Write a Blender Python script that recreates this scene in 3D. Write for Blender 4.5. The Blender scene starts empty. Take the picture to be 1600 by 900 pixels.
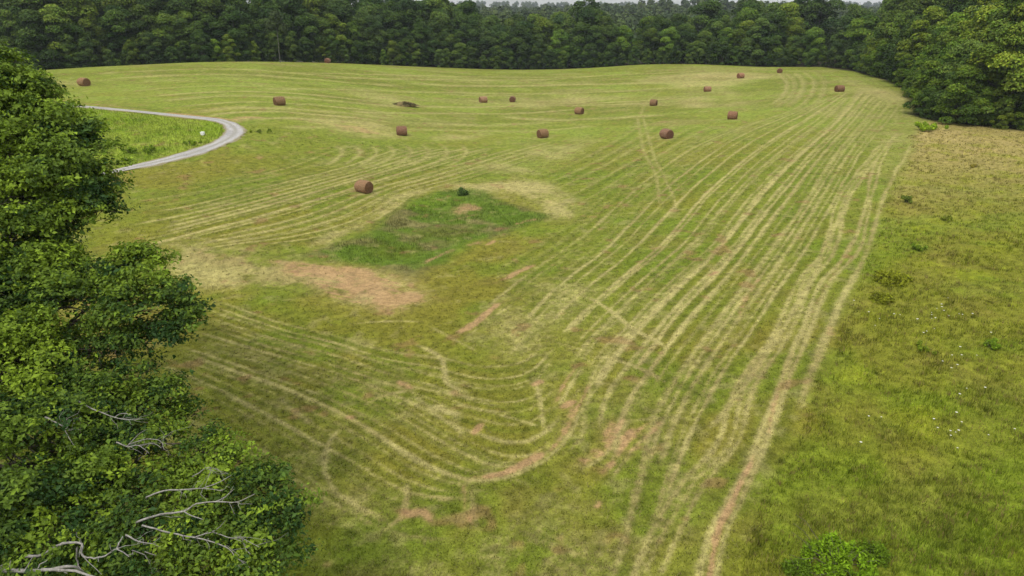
import bpy, math, random
import numpy as np

random.seed(7)
rng = np.random.default_rng(7)
C = bpy.context.scene.collection
R = math.radians

# ------------------------------------------------------------------ camera
PITCH, CAM_H, FPX = R(22.5), 19.0, 1067.0
CAM = np.array([0.0, 0.0, CAM_H])


def rays(px, py):
    x = (np.asarray(px, float) - 800) / FPX
    y = -(np.asarray(py, float) - 450) / FPX
    return np.stack([x, math.cos(PITCH) + y * math.sin(PITCH), -math.sin(PITCH) + y * math.cos(PITCH)], -1)


def at_depth(px, py, t):
    return CAM + rays(px, py) * np.asarray(t, float)[..., None]


def to_px(p):
    d = np.asarray(p, float) - CAM
    f = d[..., 1] * math.cos(PITCH) - d[..., 2] * math.sin(PITCH)
    u = d[..., 1] * math.sin(PITCH) + d[..., 2] * math.cos(PITCH)
    return 800 + FPX * d[..., 0] / f, 450 - FPX * u / f


# ------------------------------------------------------------------ noise
_lat = rng.random((256, 256))


def vnoise(x, y, s=1.0, off=0):
    x = np.asarray(x) / s + 31.7 * off
    y = np.asarray(y) / s + 17.3 * off
    xi, yi = np.floor(x).astype(int), np.floor(y).astype(int)
    fx, fy = x - xi, y - yi
    fx = fx * fx * (3 - 2 * fx)
    fy = fy * fy * (3 - 2 * fy)
    a = _lat[xi & 255, yi & 255]
    b = _lat[(xi + 1) & 255, yi & 255]
    c = _lat[xi & 255, (yi + 1) & 255]
    d = _lat[(xi + 1) & 255, (yi + 1) & 255]
    return (a * (1 - fx) + b * fx) * (1 - fy) + (c * (1 - fx) + d * fx) * fy


def fbm(x, y, s, octv=3, off=0):
    v, a, tot = 0, 1.0, 0
    for k in range(octv):
        v = v + a * vnoise(x, y, s / 2 ** k, off + k * 3)
        tot += a
        a *= .55
    return v / tot


def sstep(a, b, x):
    t = np.clip((np.asarray(x) - a) / (b - a), 0, 1)
    return t * t * (3 - 2 * t)


# ------------------------------------------------------------------ terrain
ctrl_px = [(0, 900, 0), (400, 900, 0), (800, 900, 0), (1200, 900, .3), (1600, 900, .8), (200, 700, .1), (800, 700, -.2),
           (1200, 700, .2), (1600, 700, 1.), (600, 450, -.8), (700, 350, -1.), (800, 260, -1.2), (800, 200, -1.2),
           (780, 160, -.8), (200, 400, .5), (350, 330, .8), (569, 300, 0), (300, 240, 2.), (190, 265, 2.), (370, 205, 3.),
           (240, 180, 4.2), (110, 166, 5.), (437, 164, 3.8), (132, 134, 5.3), (628, 211, .3), (320, 97, 6.5), (150, 104, 6.3),
           (30, 112, 6.), (420, 96.5, 5.6), (512, 99, 4.5), (600, 103, 2.8), (700, 108, 1.), (850, 111, 0), (950, 108, .6), (1000, 103, 1.5),
           (1100, 104, 1.8), (1218, 114, 2.), (1300, 108, 2.5), (1311, 143, 2.5), (1420, 190, 1.5), (1600, 212, 1.5),
           (1400, 145, 2.5), (1157, 121, 1.5), (1105, 143, .5), (1144, 186, 1.), (905, 178, -.8), (1021, 165, 0),
           (1200, 400, .3), (1041, 216, .5), (1400, 300, 1.2), (1500, 500, 1.1), (1000, 500, -.2), (1200, 260, 1.0)]
_c = np.array(ctrl_px, float)
_r = rays(_c[:, 0], _c[:, 1])
_t = (_c[:, 2] - CAM_H) / _r[:, 2]
ctrl = (CAM + _r * _t[:, None]).tolist()
ctrl += [(-150, 100, 5), (-150, 20, 1), (-40, -40, 0), (60, -40, 2), (150, 60, 3), (150, 200, 4), (-150, 220, 2), (0, 290, -2),
         (80, 280, 0), (-80, 270, 0), (-73, 205, 3.6), (-50, 222, 2.5), (-104, 180, 3.5), (150, 300, 1), (-50, 10, 0), (50, 10, 1), (-20, 250, -.6), (10, 250, -1.2)]
ctrl = np.array(ctrl, float)


def _tps(r2):
    return .5 * r2 * np.log(r2 + 1e-9)


_n = len(ctrl)
_K = _tps(((ctrl[:, None, :2] - ctrl[None, :, :2]) ** 2).sum(-1)) + np.eye(_n) * 60.0
_Pm = np.c_[np.ones(_n), ctrl[:, :2]]
_A = np.block([[_K, _Pm], [_Pm.T, np.zeros((3, 3))]])
_w = np.linalg.solve(_A, np.r_[ctrl[:, 2], 0, 0, 0])


def _near_h(x, y):
    z = _w[_n] + _w[_n + 1] * x + _w[_n + 2] * y
    for k in range(_n):
        z = z + _w[k] * _tps((x - ctrl[k, 0]) ** 2 + (y - ctrl[k, 1]) ** 2)
    return z


def height(x, y):
    x = np.asarray(x, float)
    y = np.asarray(y, float)
    xn, yn = np.clip(x, -170, 170), np.clip(y, -60, 310)
    z = np.clip(_near_h(xn, yn), -6, 9)
    far = -3 + 8.5 * np.exp(-((y - 690) / 120) ** 2 - ((x - 165) / 75) ** 2) + 5.5 * np.exp(-((y - 640) / 150) ** 2) * (.75 + .5 * vnoise(x, y, 160, 5)) \
        + 6.5 * np.exp(-((y - 1150) / 260) ** 2) * (.7 + .6 * vnoise(x, y, 300, 9)) \
        + 10 * np.exp(-((y - 2300) / 500) ** 2) * (.5 + .9 * vnoise(x, y, 600, 12))
    far = far * sstep(250, 420, y) + -2.5 * (1 - sstep(250, 420, y))
    w = np.maximum(sstep(240, 330, y), sstep(150, 230, np.abs(x)))
    return z * (1 - w) + far * w


def drop(px, py):
    """points on the terrain seen at the photo's pixels"""
    r = rays(px, py)
    t = (0 - CAM_H) / np.minimum(r[..., 2], -.02)
    lo = t * .55
    hi = t * 1.35
    for _ in range(34):
        m = (lo + hi) / 2
        p = CAM + r * m[..., None]
        under = p[..., 2] < height(p[..., 0], p[..., 1])
        hi = np.where(under, m, hi)
        lo = np.where(under, lo, m)
    p = CAM + r * lo[..., None]
    p[..., 2] = height(p[..., 0], p[..., 1])
    return p


def dropl(pts):
    a = np.array(pts, float)
    return drop(a[:, 0], a[:, 1])


# ------------------------------------------------------------------ raster of what grows where on the field
CELL = .14
X0, Y0, X1, Y1 = -130, 8, 140, 262
NX, NY = int((X1 - X0) / CELL), int((Y1 - Y0) / CELL)
gx = X0 + (np.arange(NX) + .5) * CELL
gy = Y0 + (np.arange(NY) + .5) * CELL
GX, GY = np.meshgrid(gx, gy)
L = {k: np.zeros((NY, NX), np.float32) for k in ('straw', 'soil', 'lush', 'dark', 'weedy', 'meadow', 'verge', 'wood')}


def resample(p, step):
    p = np.asarray(p)[:, :2]
    # smooth through a Catmull-Rom spline
    q = []
    n = len(p)
    for i in range(n - 1):
        a, b, c, d = p[max(i - 1, 0)], p[i], p[i + 1], p[min(i + 2, n - 1)]
        for u in np.linspace(0, 1, 12, endpoint=False):
            q.append(.5 * ((2 * b) + (c - a) * u + (2 * a - 5 * b + 4 * c - d) * u * u + (3 * b - a - 3 * c + d) * u ** 3))
    q.append(p[-1])
    q = np.array(q)
    s = np.r_[0, np.cumsum(np.hypot(*np.diff(q, axis=0).T))]
    m = max(int(s[-1] / step), 2)
    u = np.linspace(0, s[-1], m)
    return np.c_[np.interp(u, s, q[:, 0]), np.interp(u, s, q[:, 1])]


def splat(layer, p, width, amp):
    """p points, gaussian of the given half width, max-blended"""
    g = L[layer]
    rad = int(math.ceil(2.2 * np.max(width) / CELL))
    ix = ((p[:, 0] - X0) / CELL).astype(int)
    iy = ((p[:, 1] - Y0) / CELL).astype(int)
    ok = (ix > rad) & (ix < NX - rad - 1) & (iy > rad) & (iy < NY - rad - 1)
    ix, iy, p = ix[ok], iy[ok], p[ok]
    amp = np.broadcast_to(amp, ok.shape)[ok]
    wd = np.broadcast_to(width, ok.shape)[ok]
    for dx in range(-rad, rad + 1):
        for dy in range(-rad, rad + 1):
            cx, cy = X0 + (ix + dx + .5) * CELL, Y0 + (iy + dy + .5) * CELL
            v = amp * np.exp(-((cx - p[:, 0]) ** 2 + (cy - p[:, 1]) ** 2) / (2 * (wd * .6) ** 2))
            np.maximum.at(g, (iy + dy, ix + dx), v.astype(np.float32))


_sid = [0]


def stroke(layer, wp, width=.5, amp=.7, broken=.5, wob=.25):
    """one line of straw / soil along a world polyline, broken up along its length"""
    _sid[0] += 1
    k = _sid[0]
    p = resample(wp, .15)
    s = np.arange(len(p)) * .15
    t = np.gradient(p, axis=0)
    t /= np.maximum(np.hypot(t[:, 0], t[:, 1]), 1e-6)[:, None]
    nrm = np.c_[-t[:, 1], t[:, 0]]
    p = p + nrm * ((fbm(s, s * 0 + k * 7.7, 6, 2) - .5) * 2 * wob)[:, None]
    m = sstep(broken - .25, broken + .2, fbm(s, s * 0 + k * 3.1, 7, 3) + .12)
    tl = min(3., .22 * s[-1])
    ends = sstep(0, tl, s) * sstep(0, tl, s[-1] - s)
    a = amp * (.62 + .38 * m) * ends
    wd = width * (.55 + .7 * vnoise(s, s * 0 + k * 5.3, 3))
    splat(layer, p, wd, a)


def family(A, B, n, width=.45, amp=.6, layer='straw', broken=.45, jit=.25, dark=True):
    a, b = dropl(A), dropl(B)
    ra, rb = resample(a, .4), resample(b, .4)
    m = 60
    ra = ra[np.linspace(0, len(ra) - 1, m).astype(int)]
    rb = rb[np.linspace(0, len(rb) - 1, m).astype(int)]
    for i in range(n):
        f = (i + rng.uniform(-jit, jit)) / max(n - 1, 1)
        p = ra * (1 - f) + rb * f
        i0, i1 = rng.integers(0, 6), m - rng.integers(0, 6)
        w0 = width * rng.uniform(.45, .95)
        stroke(layer, p[i0:i1], w0, amp * rng.uniform(.6, 1.25), broken, .12)
        if rng.random() < .55:     # the second wheel or rake edge
            g2 = f + .36 / n
            stroke(layer, (ra * (1 - g2) + rb * g2)[i0:i1], w0 * .8, amp * rng.uniform(.35, .9), broken, .12)
        if dark:
            q = ra * (1 - f - .42 / n) + rb * (f + .42 / n)
            stroke('dark', q[i0:i1], width * 1.1, .75 * rng.uniform(.5, 1.1), .4, .2)


def px_stroke(layer, pts, width=.45, amp=.7, broken=.4, wob=.2):
    stroke(layer, dropl(pts), width, amp, broken, wob)


def inpoly(x, y, poly):
    c = np.zeros(x.shape, bool)
    j = len(poly) - 1
    for i in range(len(poly)):
        xi, yi = poly[i][:2]
        xj, yj = poly[j][:2]
        if abs(yj - yi) > 1e-9:
            c ^= ((yi > y) != (yj > y)) & (x < (xj - xi) * (y - yi) / (yj - yi) + xi)
        j = i
    return c


def blur(a, n):
    for _ in range(2):
        for ax in (0, 1):
            cs = np.cumsum(np.pad(a, [(n + 1, n) if k == ax else (0, 0) for k in (0, 1)], mode='edge'), axis=ax)
            a = (np.take(cs, range(2 * n + 1, cs.shape[ax]), ax) - np.take(cs, range(0, cs.shape[ax] - 2 * n - 1), ax)) / (2 * n + 1)
    return a


def region(layer, world_poly, amp=1., warp=2., warp_s=6., soft=3, patchy=0., patch_s=3., op='max'):
    wp = np.array([q[:2] for q in world_poly])
    pad = warp + soft * CELL * 3 + 1
    i0, i1 = [int(np.clip((v - X0) / CELL, 0, NX)) for v in (wp[:, 0].min() - pad, wp[:, 0].max() + pad)]
    j0, j1 = [int(np.clip((v - Y0) / CELL, 0, NY)) for v in (wp[:, 1].min() - pad, wp[:, 1].max() + pad)]
    gx_, gy_ = GX[j0:j1, i0:i1], GY[j0:j1, i0:i1]
    wx = (fbm(gx_, gy_, warp_s, 3, 21) - .5) * 2 * warp
    wy = (fbm(gx_, gy_, warp_s, 3, 41) - .5) * 2 * warp
    m = inpoly(gx_ + wx, gy_ + wy, world_poly).astype(np.float32)
    m = blur(m, max(1, int(soft * .2 / CELL))) * amp
    if patchy:
        m = m * (1 - patchy + patchy * sstep(.35, .6, fbm(gx_, gy_, patch_s, 3, 55)))
    L[layer][j0:j1, i0:i1] = np.maximum(L[layer][j0:j1, i0:i1], m.astype(np.float32))


def px_region(layer, pts, **k):
    region(layer, [tuple(q) for q in dropl(pts)], **k)


# --- areas
meadow_edge = [(1428, 205), (1424, 230), (1405, 270), (1385, 320), (1364, 400), (1336, 470), (1314, 540), (1276, 620), (1226, 720), (1196, 800), (1165, 890)]
_me = [tuple(q) for q in dropl(meadow_edge)]
region('meadow', _me + [(9, 5), (200, 5), (200, 108), (68, 113)], warp=.9, warp_s=5, soft=3)
px_region('weedy', [(452, 402), (520, 386), (560, 368), (620, 325), (690, 297), (745, 294), (800, 318), (866, 340), (800, 361), (740, 382), (690, 412),
                    (640, 436), (590, 420), (530, 410)], warp=.8, warp_s=2., soft=3)
px_region('dark', [(540, 395), (600, 372), (690, 350), (760, 345), (700, 380), (650, 402), (600, 405)], warp=2, warp_s=4, soft=3, patchy=.7)
px_region('verge', [(-260, 168), (60, 164), (200, 176), (290, 186), (330, 190), (347, 195), (352, 203), (346, 213), (330, 223), (300, 233), (240, 249), (150, 272), (60, 288), (-260, 360)], warp=.3, soft=1)
# --- big straw and bare areas
px_region('straw', [(210, 385), (300, 374), (420, 384), (500, 402), (580, 418), (655, 440), (668, 458), (640, 480), (600, 494), (520, 474), (440, 440), (350, 452), (300, 470), (250, 430)],
          amp=.6, warp=3, warp_s=9, soft=6, patchy=.55, patch_s=3)
px_region('soil', [(415, 412), (500, 412), (580, 422), (660, 444), (655, 462), (600, 488), (540, 470), (470, 440)], amp=.70, warp=1.8, warp_s=4, soft=3, patchy=.55, patch_s=1.6)
px_region('straw', [(415, 410), (500, 410), (580, 420), (665, 444), (658, 466), (600, 492), (540, 472), (470, 442)], amp=.42, warp=2, warp_s=4, soft=4, patchy=.4, patch_s=2)
for q_ in range(9):
    px_stroke('soil', [(425 + 9 * q_, 408 + 6 * q_), (510 + 7 * q_, 418 + 7 * q_), (590 + 6 * q_, 436 + 6 * q_), (655 - 2 * q_, 455 + 4.5 * q_)], .3, .8, .5, .2)
px_region('soil', [(260, 378), (330, 378), (400, 392), (330, 400)], amp=.4, warp=2.5, warp_s=5, soft=6, patchy=.6)
px_region('straw', [(700, 284), (800, 276), (880, 300), (930, 325), (880, 350), (830, 335), (780, 305)], amp=.75, warp=4, warp_s=8, soft=7, patchy=.5)
px_region('soil', [(780, 296), (860, 304), (900, 320), (850, 326), (800, 310)], amp=.4, warp=3, warp_s=5, soft=5, patchy=.7)
px_region('straw', [(560, 330), (640, 292), (700, 287), (640, 305), (540, 372), (480, 385)], amp=.6, warp=2, soft=4, patchy=.5)
px_region('straw', [(700, 262), (820, 240), (900, 210), (930, 222), (860, 262), (800, 282)], amp=.5, warp=4, soft=6, patchy=.7, patch_s=5)
px_region('soil', [(700, 330), (740, 318), (760, 330), (720, 343)], amp=.7, warp=1, soft=3, patchy=.5)
px_region('soil', [(500, 192), (580, 196), (610, 212), (540, 208)], amp=.5, warp=3, soft=5, patchy=.5)
px_region('straw', [(480, 185), (600, 192), (640, 214), (520, 214)], amp=.55, warp=4, soft=6, patchy=.5)
px_region('straw', [(520, 140), (600, 150), (680, 165), (600, 168)], amp=.6, warp=6, soft=8, patchy=.4)
px_region('straw', [(680, 206), (760, 209), (740, 217), (660, 215)], amp=.6, warp=3, soft=5, patchy=.3)
px_region('straw', [(760, 150), (900, 148), (980, 152), (900, 165), (760, 168)], amp=.45, warp=8, soft=9, patchy=.5, patch_s=9)
px_region('straw', [(1010, 125), (1110, 112), (1200, 114), (1160, 130), (1060, 140)], amp=.75, warp=6, soft=8, patchy=.3, patch_s=8)
px_region('soil', [(1080, 116), (1180, 114), (1160, 121), (1090, 124)], amp=.3, warp=5, soft=8)
px_region('straw', [(1060, 158), (1110, 150), (1120, 165), (1070, 170)], amp=.6, warp=4, soft=6, patchy=.5)
px_region('straw', [(1120, 128), (1150, 130), (1160, 165), (1130, 165)], amp=.5, warp=4, soft=6, patchy=.5)
px_region('straw', [(1320, 120), (1420, 152), (1425, 170), (1360, 150)], amp=.7, warp=3, soft=8, patchy=.3)
px_region('straw', [(1340, 200), (1420, 190), (1424, 240), (1350, 330), (1330, 330), (1370, 250)], amp=.35, warp=3, soft=8, patchy=.6)
px_region('straw', [(1200, 520), (1240, 440), (1285, 440), (1250, 540), (1200, 700), (1130, 760), (1160, 640)], amp=.08, warp=1.5, soft=5, patchy=.6, patch_s=2)
px_region('straw', [(1000, 760), (1080, 720), (1150, 720), (1110, 900), (1000, 900)], amp=.16, warp=1.5, soft=5, patchy=.7, patch_s=1.6)
px_region('straw', [(830, 560), (930, 470), (1010, 520), (1030, 640), (960, 740), (880, 740)], amp=.2, warp=3, soft=6, patchy=.7, patch_s=2)
px_region('straw', [(760, 480), (860, 440), (940, 440), (880, 540), (800, 560)], amp=.42, warp=3, soft=6, patchy=.6, patch_s=3)
px_region('straw', [(560, 830), (700, 790), (900, 780), (1010, 760), (1000, 930), (560, 930)], amp=.34, warp=2, soft=6, patchy=.75, patch_s=1.3)
px_region('straw', [(330, 600), (520, 640), (640, 760), (560, 830), (400, 740)], amp=.26, warp=2, soft=6, patchy=.75, patch_s=1.2)
px_region('lush', [(230, 560), (330, 560), (520, 680), (560, 800), (520, 900), (300, 900)], amp=.45, warp=3, soft=8, patchy=.5)
px_region('lush', [(340, 470), (420, 460), (540, 500), (620, 540), (520, 530), (400, 500)], amp=.6, warp=2, soft=5, patchy=.6)
px_region('lush', [(1270, 760), (1400, 790), (1600, 560), (1600, 900), (1230, 900)], amp=.5, warp=3, soft=9, patchy=.4, patch_s=3)
px_region('lush', [(200, 330), (420, 250), (520, 260), (520, 290), (330, 340), (220, 370)], amp=.4, warp=4, soft=8, patchy=.5)

# --- lines the mower and the rake left: nested curves round the wet hollow
la = [(1300, 150), (1220, 185), (1142, 220), (1044, 291), (951, 384), (867, 451), (795, 530), (733, 587)]
lc = [(1345, 140), (1320, 170), (1284, 206), (1187, 295), (1115, 384), (1053, 440), (987, 507), (924, 578), (893, 693), (840, 725)]
ld = [(1385, 150), (1364, 170), (1315, 229), (1258, 313), (1195, 402), (1120, 500), (1060, 580), (1018, 662), (985, 790), (960, 880), (945, 950)]
le = [(1408, 160), (1390, 185), (1351, 230), (1298, 320), (1250, 400), (1190, 490), (1111, 613), (1060, 720), (1010, 880), (990, 950)]
family(la, lc, 7, .34, .78)
family(lc, ld, 7, .34, .82)
family(ld, le, 5, .32, .6)
family([(1187, 189), (1100, 215), (1000, 262), (900, 345), (800, 410), (700, 470)], la, 6, .45, .45, broken=.55)
family([(1010, 190), (960, 222), (880, 262), (790, 290)], [(1130, 192), (1060, 228), (960, 290), (860, 352)], 5, .6, .4, broken=.5)
f_up = [(1392, 215), (1364, 247), (1320, 309), (1293, 393), (1258, 440), (1222, 524), (1169, 595), (1138, 693), (1084, 760), (1040, 840), (1005, 920), (985, 980)]
g_up = [(1410, 205), (1391, 222), (1369, 265), (1342, 375), (1293, 440), (1262, 511), (1222, 604), (1191, 689), (1151, 778), (1124, 831), (1108, 895), (1098, 950), (1090, 1000)]
h_up = [(1427, 225), (1405, 262), (1380, 310), (1362, 367), (1330, 440), (1296, 520), (1262, 600), (1240, 660)]
for ln, offs, w_, a_ in ((f_up, (-.55, -.05, .5), .26, .62), (g_up, (-.3, .32), .25, .68)):
    for o in offs:
        p = dropl(ln)
        p[:, 0] += o
        stroke('straw', p, w_, a_ * rng.uniform(.8, 1.1), .35, .22)
px_stroke('straw', h_up, .36, .7, .4)
px_stroke('straw', [(1330, 300), (1285, 400), (1240, 490), (1205, 540), (1150, 620), (1090, 690)], .32, .7, .45)
px_stroke('soil', g_up[6:8], .2, .7, .4, .3)
px_stroke('soil', g_up[7:], .2, .9, .35, .3)
px_stroke('soil', g_up[3:6], .25, .5, .5)
px_stroke('dark', [(1330, 440), (1275, 540), (1245, 610), (1205, 700), (1160, 790)], .6, .7)
px_stroke('dark', [(1300, 420), (1258, 500), (1205, 600), (1165, 700), (1120, 790)], .5, .6)
# left arm of the nested curves
p0 = [(300, 455), (427, 502), (515, 524), (604, 550), (690, 562), (760, 575), (830, 560), (880, 500)]
p1 = [(270, 520), (400, 556), (520, 592), (620, 632), (720, 690), (800, 722), (860, 700), (900, 640)]
p2 = [(230, 560), (340, 610), (440, 660), (540, 720), (620, 765), (700, 780), (790, 770), (850, 740)]
p3 = [(200, 640), (320, 690), (420, 750), (510, 805), (580, 845), (640, 865), (690, 870), (740, 860)]
family(p0, p1, 8, .24, .80)
family(p1, p2, 7, .23, .72)
family(p2, p3, 6, .20, .45, broken=.55)
# upper left sweep
u0 = [(190, 300), (338, 280), (436, 258), (500, 232), (560, 222)]
u1 = [(187, 340), (300, 322), (430, 290), (540, 262), (620, 235), (660, 228)]
u2 = [(180, 395), (293, 366), (427, 330), (540, 296), (630, 268), (720, 240), (790, 225)]
u3 = [(260, 400), (370, 385), (498, 368), (587, 340), (650, 300), (720, 280), (830, 246), (930, 214)]
family(u0, u1, 5, .45, .45, broken=.55)
family(u1, u2, 8, .45, .6)
family(u2, u3, 7, .45, .7)
for i, xx in enumerate((520, 548, 575, 600, 628, 655, 685, 715)):
    px_stroke('straw', [(xx - 20, 262), (xx + 6, 248), (xx + 14, 236), (xx + 2, 224)], .55, .55, .35)
    px_stroke('dark', [(xx - 6, 262), (xx + 20, 248), (xx + 28, 236), (xx + 16, 224)], .6, .5, .35)
# far side: long nearly level swaths
for i in range(22):
    y_ = 108 + i * 4.4 + rng.uniform(-1.5, 1.5)
    xa, xb = rng.uniform(380, 780), rng.uniform(850, 1130)
    dip = rng.uniform(2, 7)
    px_stroke('straw' if i % 2 else 'dark', [(xa, y_), ((xa + xb) / 2, y_ + dip), (xb, y_ - 3)], rng.uniform(.8, 1.8), rng.uniform(.35, .75), .5, 1.)
for i in range(20):
    y_ = 108 + i * 4.2 + rng.uniform(-2, 2)
    px_stroke('straw' if i % 2 else 'dark', [(130 + 11 * i, y_ + 4), (330 + 4 * i, y_ - 4), (500 + 4 * i, y_ + 6), (620, y_ + 14)], rng.uniform(.5, 1.3), rng.uniform(.4, .75), .5, .8)
family([(1215, 112), (1228, 130), (1222, 150), (1190, 172)], [(1268, 112), (1285, 125), (1280, 150), (1250, 178)], 5, .7, .6)
family([(1290, 112), (1340, 132), (1395, 165), (1400, 200)], [(1320, 112), (1370, 132), (1415, 160), (1415, 190)], 3, .6, .4)
# stray passes that cross the main pattern
for q_ in range(26):
    xa, ya = rng.uniform(330, 960), rng.uniform(500, 860)
    an, ln_ = rng.normal(.5, .5), rng.uniform(60, 190)
    cv_ = rng.normal(0, 26)
    ex, ey = xa + ln_ * math.cos(an), ya + ln_ * .6 * math.sin(an)
    px_stroke('straw' if q_ % 3 else 'dark', [(xa, ya), ((xa + ex) / 2 + cv_, (ya + ey) / 2 + cv_ * .5), (ex, ey)], rng.uniform(.14, .24), rng.uniform(.4, .75), .45, .12)
# single wheel tracks
for tr, w_, a_ in (([(549, 648), (515, 690), (506, 720), (509, 745), (531, 775), (602, 811), (647, 818)], .15, .7),
                   ([(560, 640), (600, 618), (650, 610)], .2, .6),
                   ([(640, 535), (684, 556), (695, 580), (700, 600), (742, 620)], .22, .9),
                   ([(676, 632), (700, 644), (722, 648)], .25, .95),
                   ([(900, 455), (945, 480), (991, 515), (1036, 540), (1046, 560)], .22, .85),
                   ([(910, 556), (960, 562), (1010, 580), (1045, 602)], .22, .75),
                   ([(996, 180), (1004, 229), (1024, 272), (1031, 325)], .26, .5),
                   ([(1004, 180), (1018, 233), (1036, 273), (1055, 318), (1040, 345)], .26, .5),
                   ([(742, 740), (736, 780), (742, 830)], .2, .5),
                   ([(1000, 184), (1010, 160), (1035, 140)], .3, .4)):
    px_stroke('straw', tr, w_ * 1.15, a_, .1, .06)
# bare red earth
for sp, w_, a_ in (([(720, 748), (780, 742), (830, 720), (862, 700)], .22, .9), ([(862, 700), (890, 660), (892, 625)], .2, .6),
                   ([(705, 528), (740, 505), (790, 465)], .35, .9), ([(785, 440), (810, 425), (838, 412)], .4, .8), ([(830, 602), (848, 594)], .35, 1.),
                   ([(880, 640), (900, 626)], .3, .9), ([(740, 680), (756, 662)], .25, .9), ([(628, 808), (660, 802), (672, 820)], .38, .85),
                   ([(970, 705), (985, 680), (1000, 672)], .3, .8), ([(1010, 680), (1035, 655)], .25, .7), ([(930, 795), (938, 780)], .22, .7),
                   ([(625, 596), (645, 606)], .3, .8), ([(540, 655), (552, 648)], .25, .8), ([(500, 880), (515, 890)], .25, .7), ([(845, 893), (860, 890)], .25, .7),
                   ([(1105, 432), (1120, 424)], .3, .8), ([(1180, 290), (1200, 300)], .3, .3), ([(760, 384), (775, 375)], .4, .7), ([(725, 385), (755, 378)], .35, .5),
                   ([(655, 418), (690, 400), (720, 388)], .35, .6), ([(690, 350), (760, 332)], .3, .4), ([(800, 352), (845, 342)], .25, .6),
                   ([(880, 735), (940, 700), (960, 650)], .4, .5), ([(1145, 520), (1165, 470), (1200, 420)], .2, .5), ([(935, 740), (990, 700), (1030, 650)], .3, .4)):
    px_stroke('soil', sp, w_ * 1.3, a_, .2, .2)
for pts_ in ([(745, 748), (800, 738), (850, 712), (885, 675), (905, 630), (935, 580)], [(880, 740), (930, 712), (955, 680), (975, 640)], [(935, 760), (965, 715), (990, 680), (1030, 650)], [(700, 530), (745, 500), (800, 462)], [(735, 745), (735, 790), (748, 835)], [(860, 640), (880, 600), (910, 560)]):
    px_stroke('soil', pts_, .26, .62, .48, .3)
    px_stroke('straw', [(a + 10, b + 6) for a, b in pts_], .2, .6, .4, .3)
px_stroke('soil', [(245, 174), (300, 180), (350, 186), (395, 186)], .9, .7, .2, .5)
px_stroke('soil', [(110, 161), (200, 168), (260, 176)], .7, .45, .4, .5)
px_stroke('dark', [(105, 160), (180, 166), (300, 178)], .8, .9, .2, .5)
px_stroke('soil', [(360, 183), (415, 184)], .9, .6, .2, .5)

# loose hay left round each bale
for bx, by in ((132, 134), (437, 164), (512, 98.6), (569, 300), (628, 211), (755, 160), (801, 159), (848, 215), (905, 178), (1021, 165), (1041, 216), (1105, 143), (1144, 186), (1157, 122), (1218, 114), (1311, 143)):
    p = dropl([(bx, by)])[0, :2]
    q_ = p + rng.normal(0, .75, (9, 2))
    splat('straw', q_, .8, .5)

# --- woodland floor
wood_edge = [(-165, 152), (-128, 158), (-104, 163), (-93, 172), (-73, 184), (-50, 205), (-20, 228), (10, 233), (30, 233), (42, 233), (58, 227),
             (74, 212), (90, 207), (91, 190), (88, 168), (82, 146), (69, 120), (68.5, 113), (76, 103), (100, 97), (135, 90)]
region('wood', wood_edge + [(300, 90), (300, 400), (-300, 400), (-300, 152)], warp=.6, soft=4)


def sample(layer, x, y):
    u = np.clip((x - X0) / CELL - .5, 0, NX - 1.001)
    v = np.clip((y - Y0) / CELL - .5, 0, NY - 1.001)
    i, j = u.astype(int), v.astype(int)
    fu, fv = u - i, v - j
    g = L[layer]
    return (g[j, i] * (1 - fu) + g[j, i + 1] * fu) * (1 - fv) + (g[j + 1, i] * (1 - fu) + g[j + 1, i + 1] * fu) * fv


def mix(a, b, f):
    f = np.clip(f, 0, 1)[..., None]
    return a * (1 - f) + np.asarray(b, float) * f


G_MOWN = np.array([.132, .152, .017])
G_OLIVE = np.array([.158, .140, .021])
G_LUSH = np.array([.098, .148, .012])
G_DARK = np.array([.078, .104, .011])
G_PALE = np.array([.178, .220, .034])
STRAW = np.array([.345, .300, .120])
SOIL = np.array([.350, .215, .112])


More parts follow.
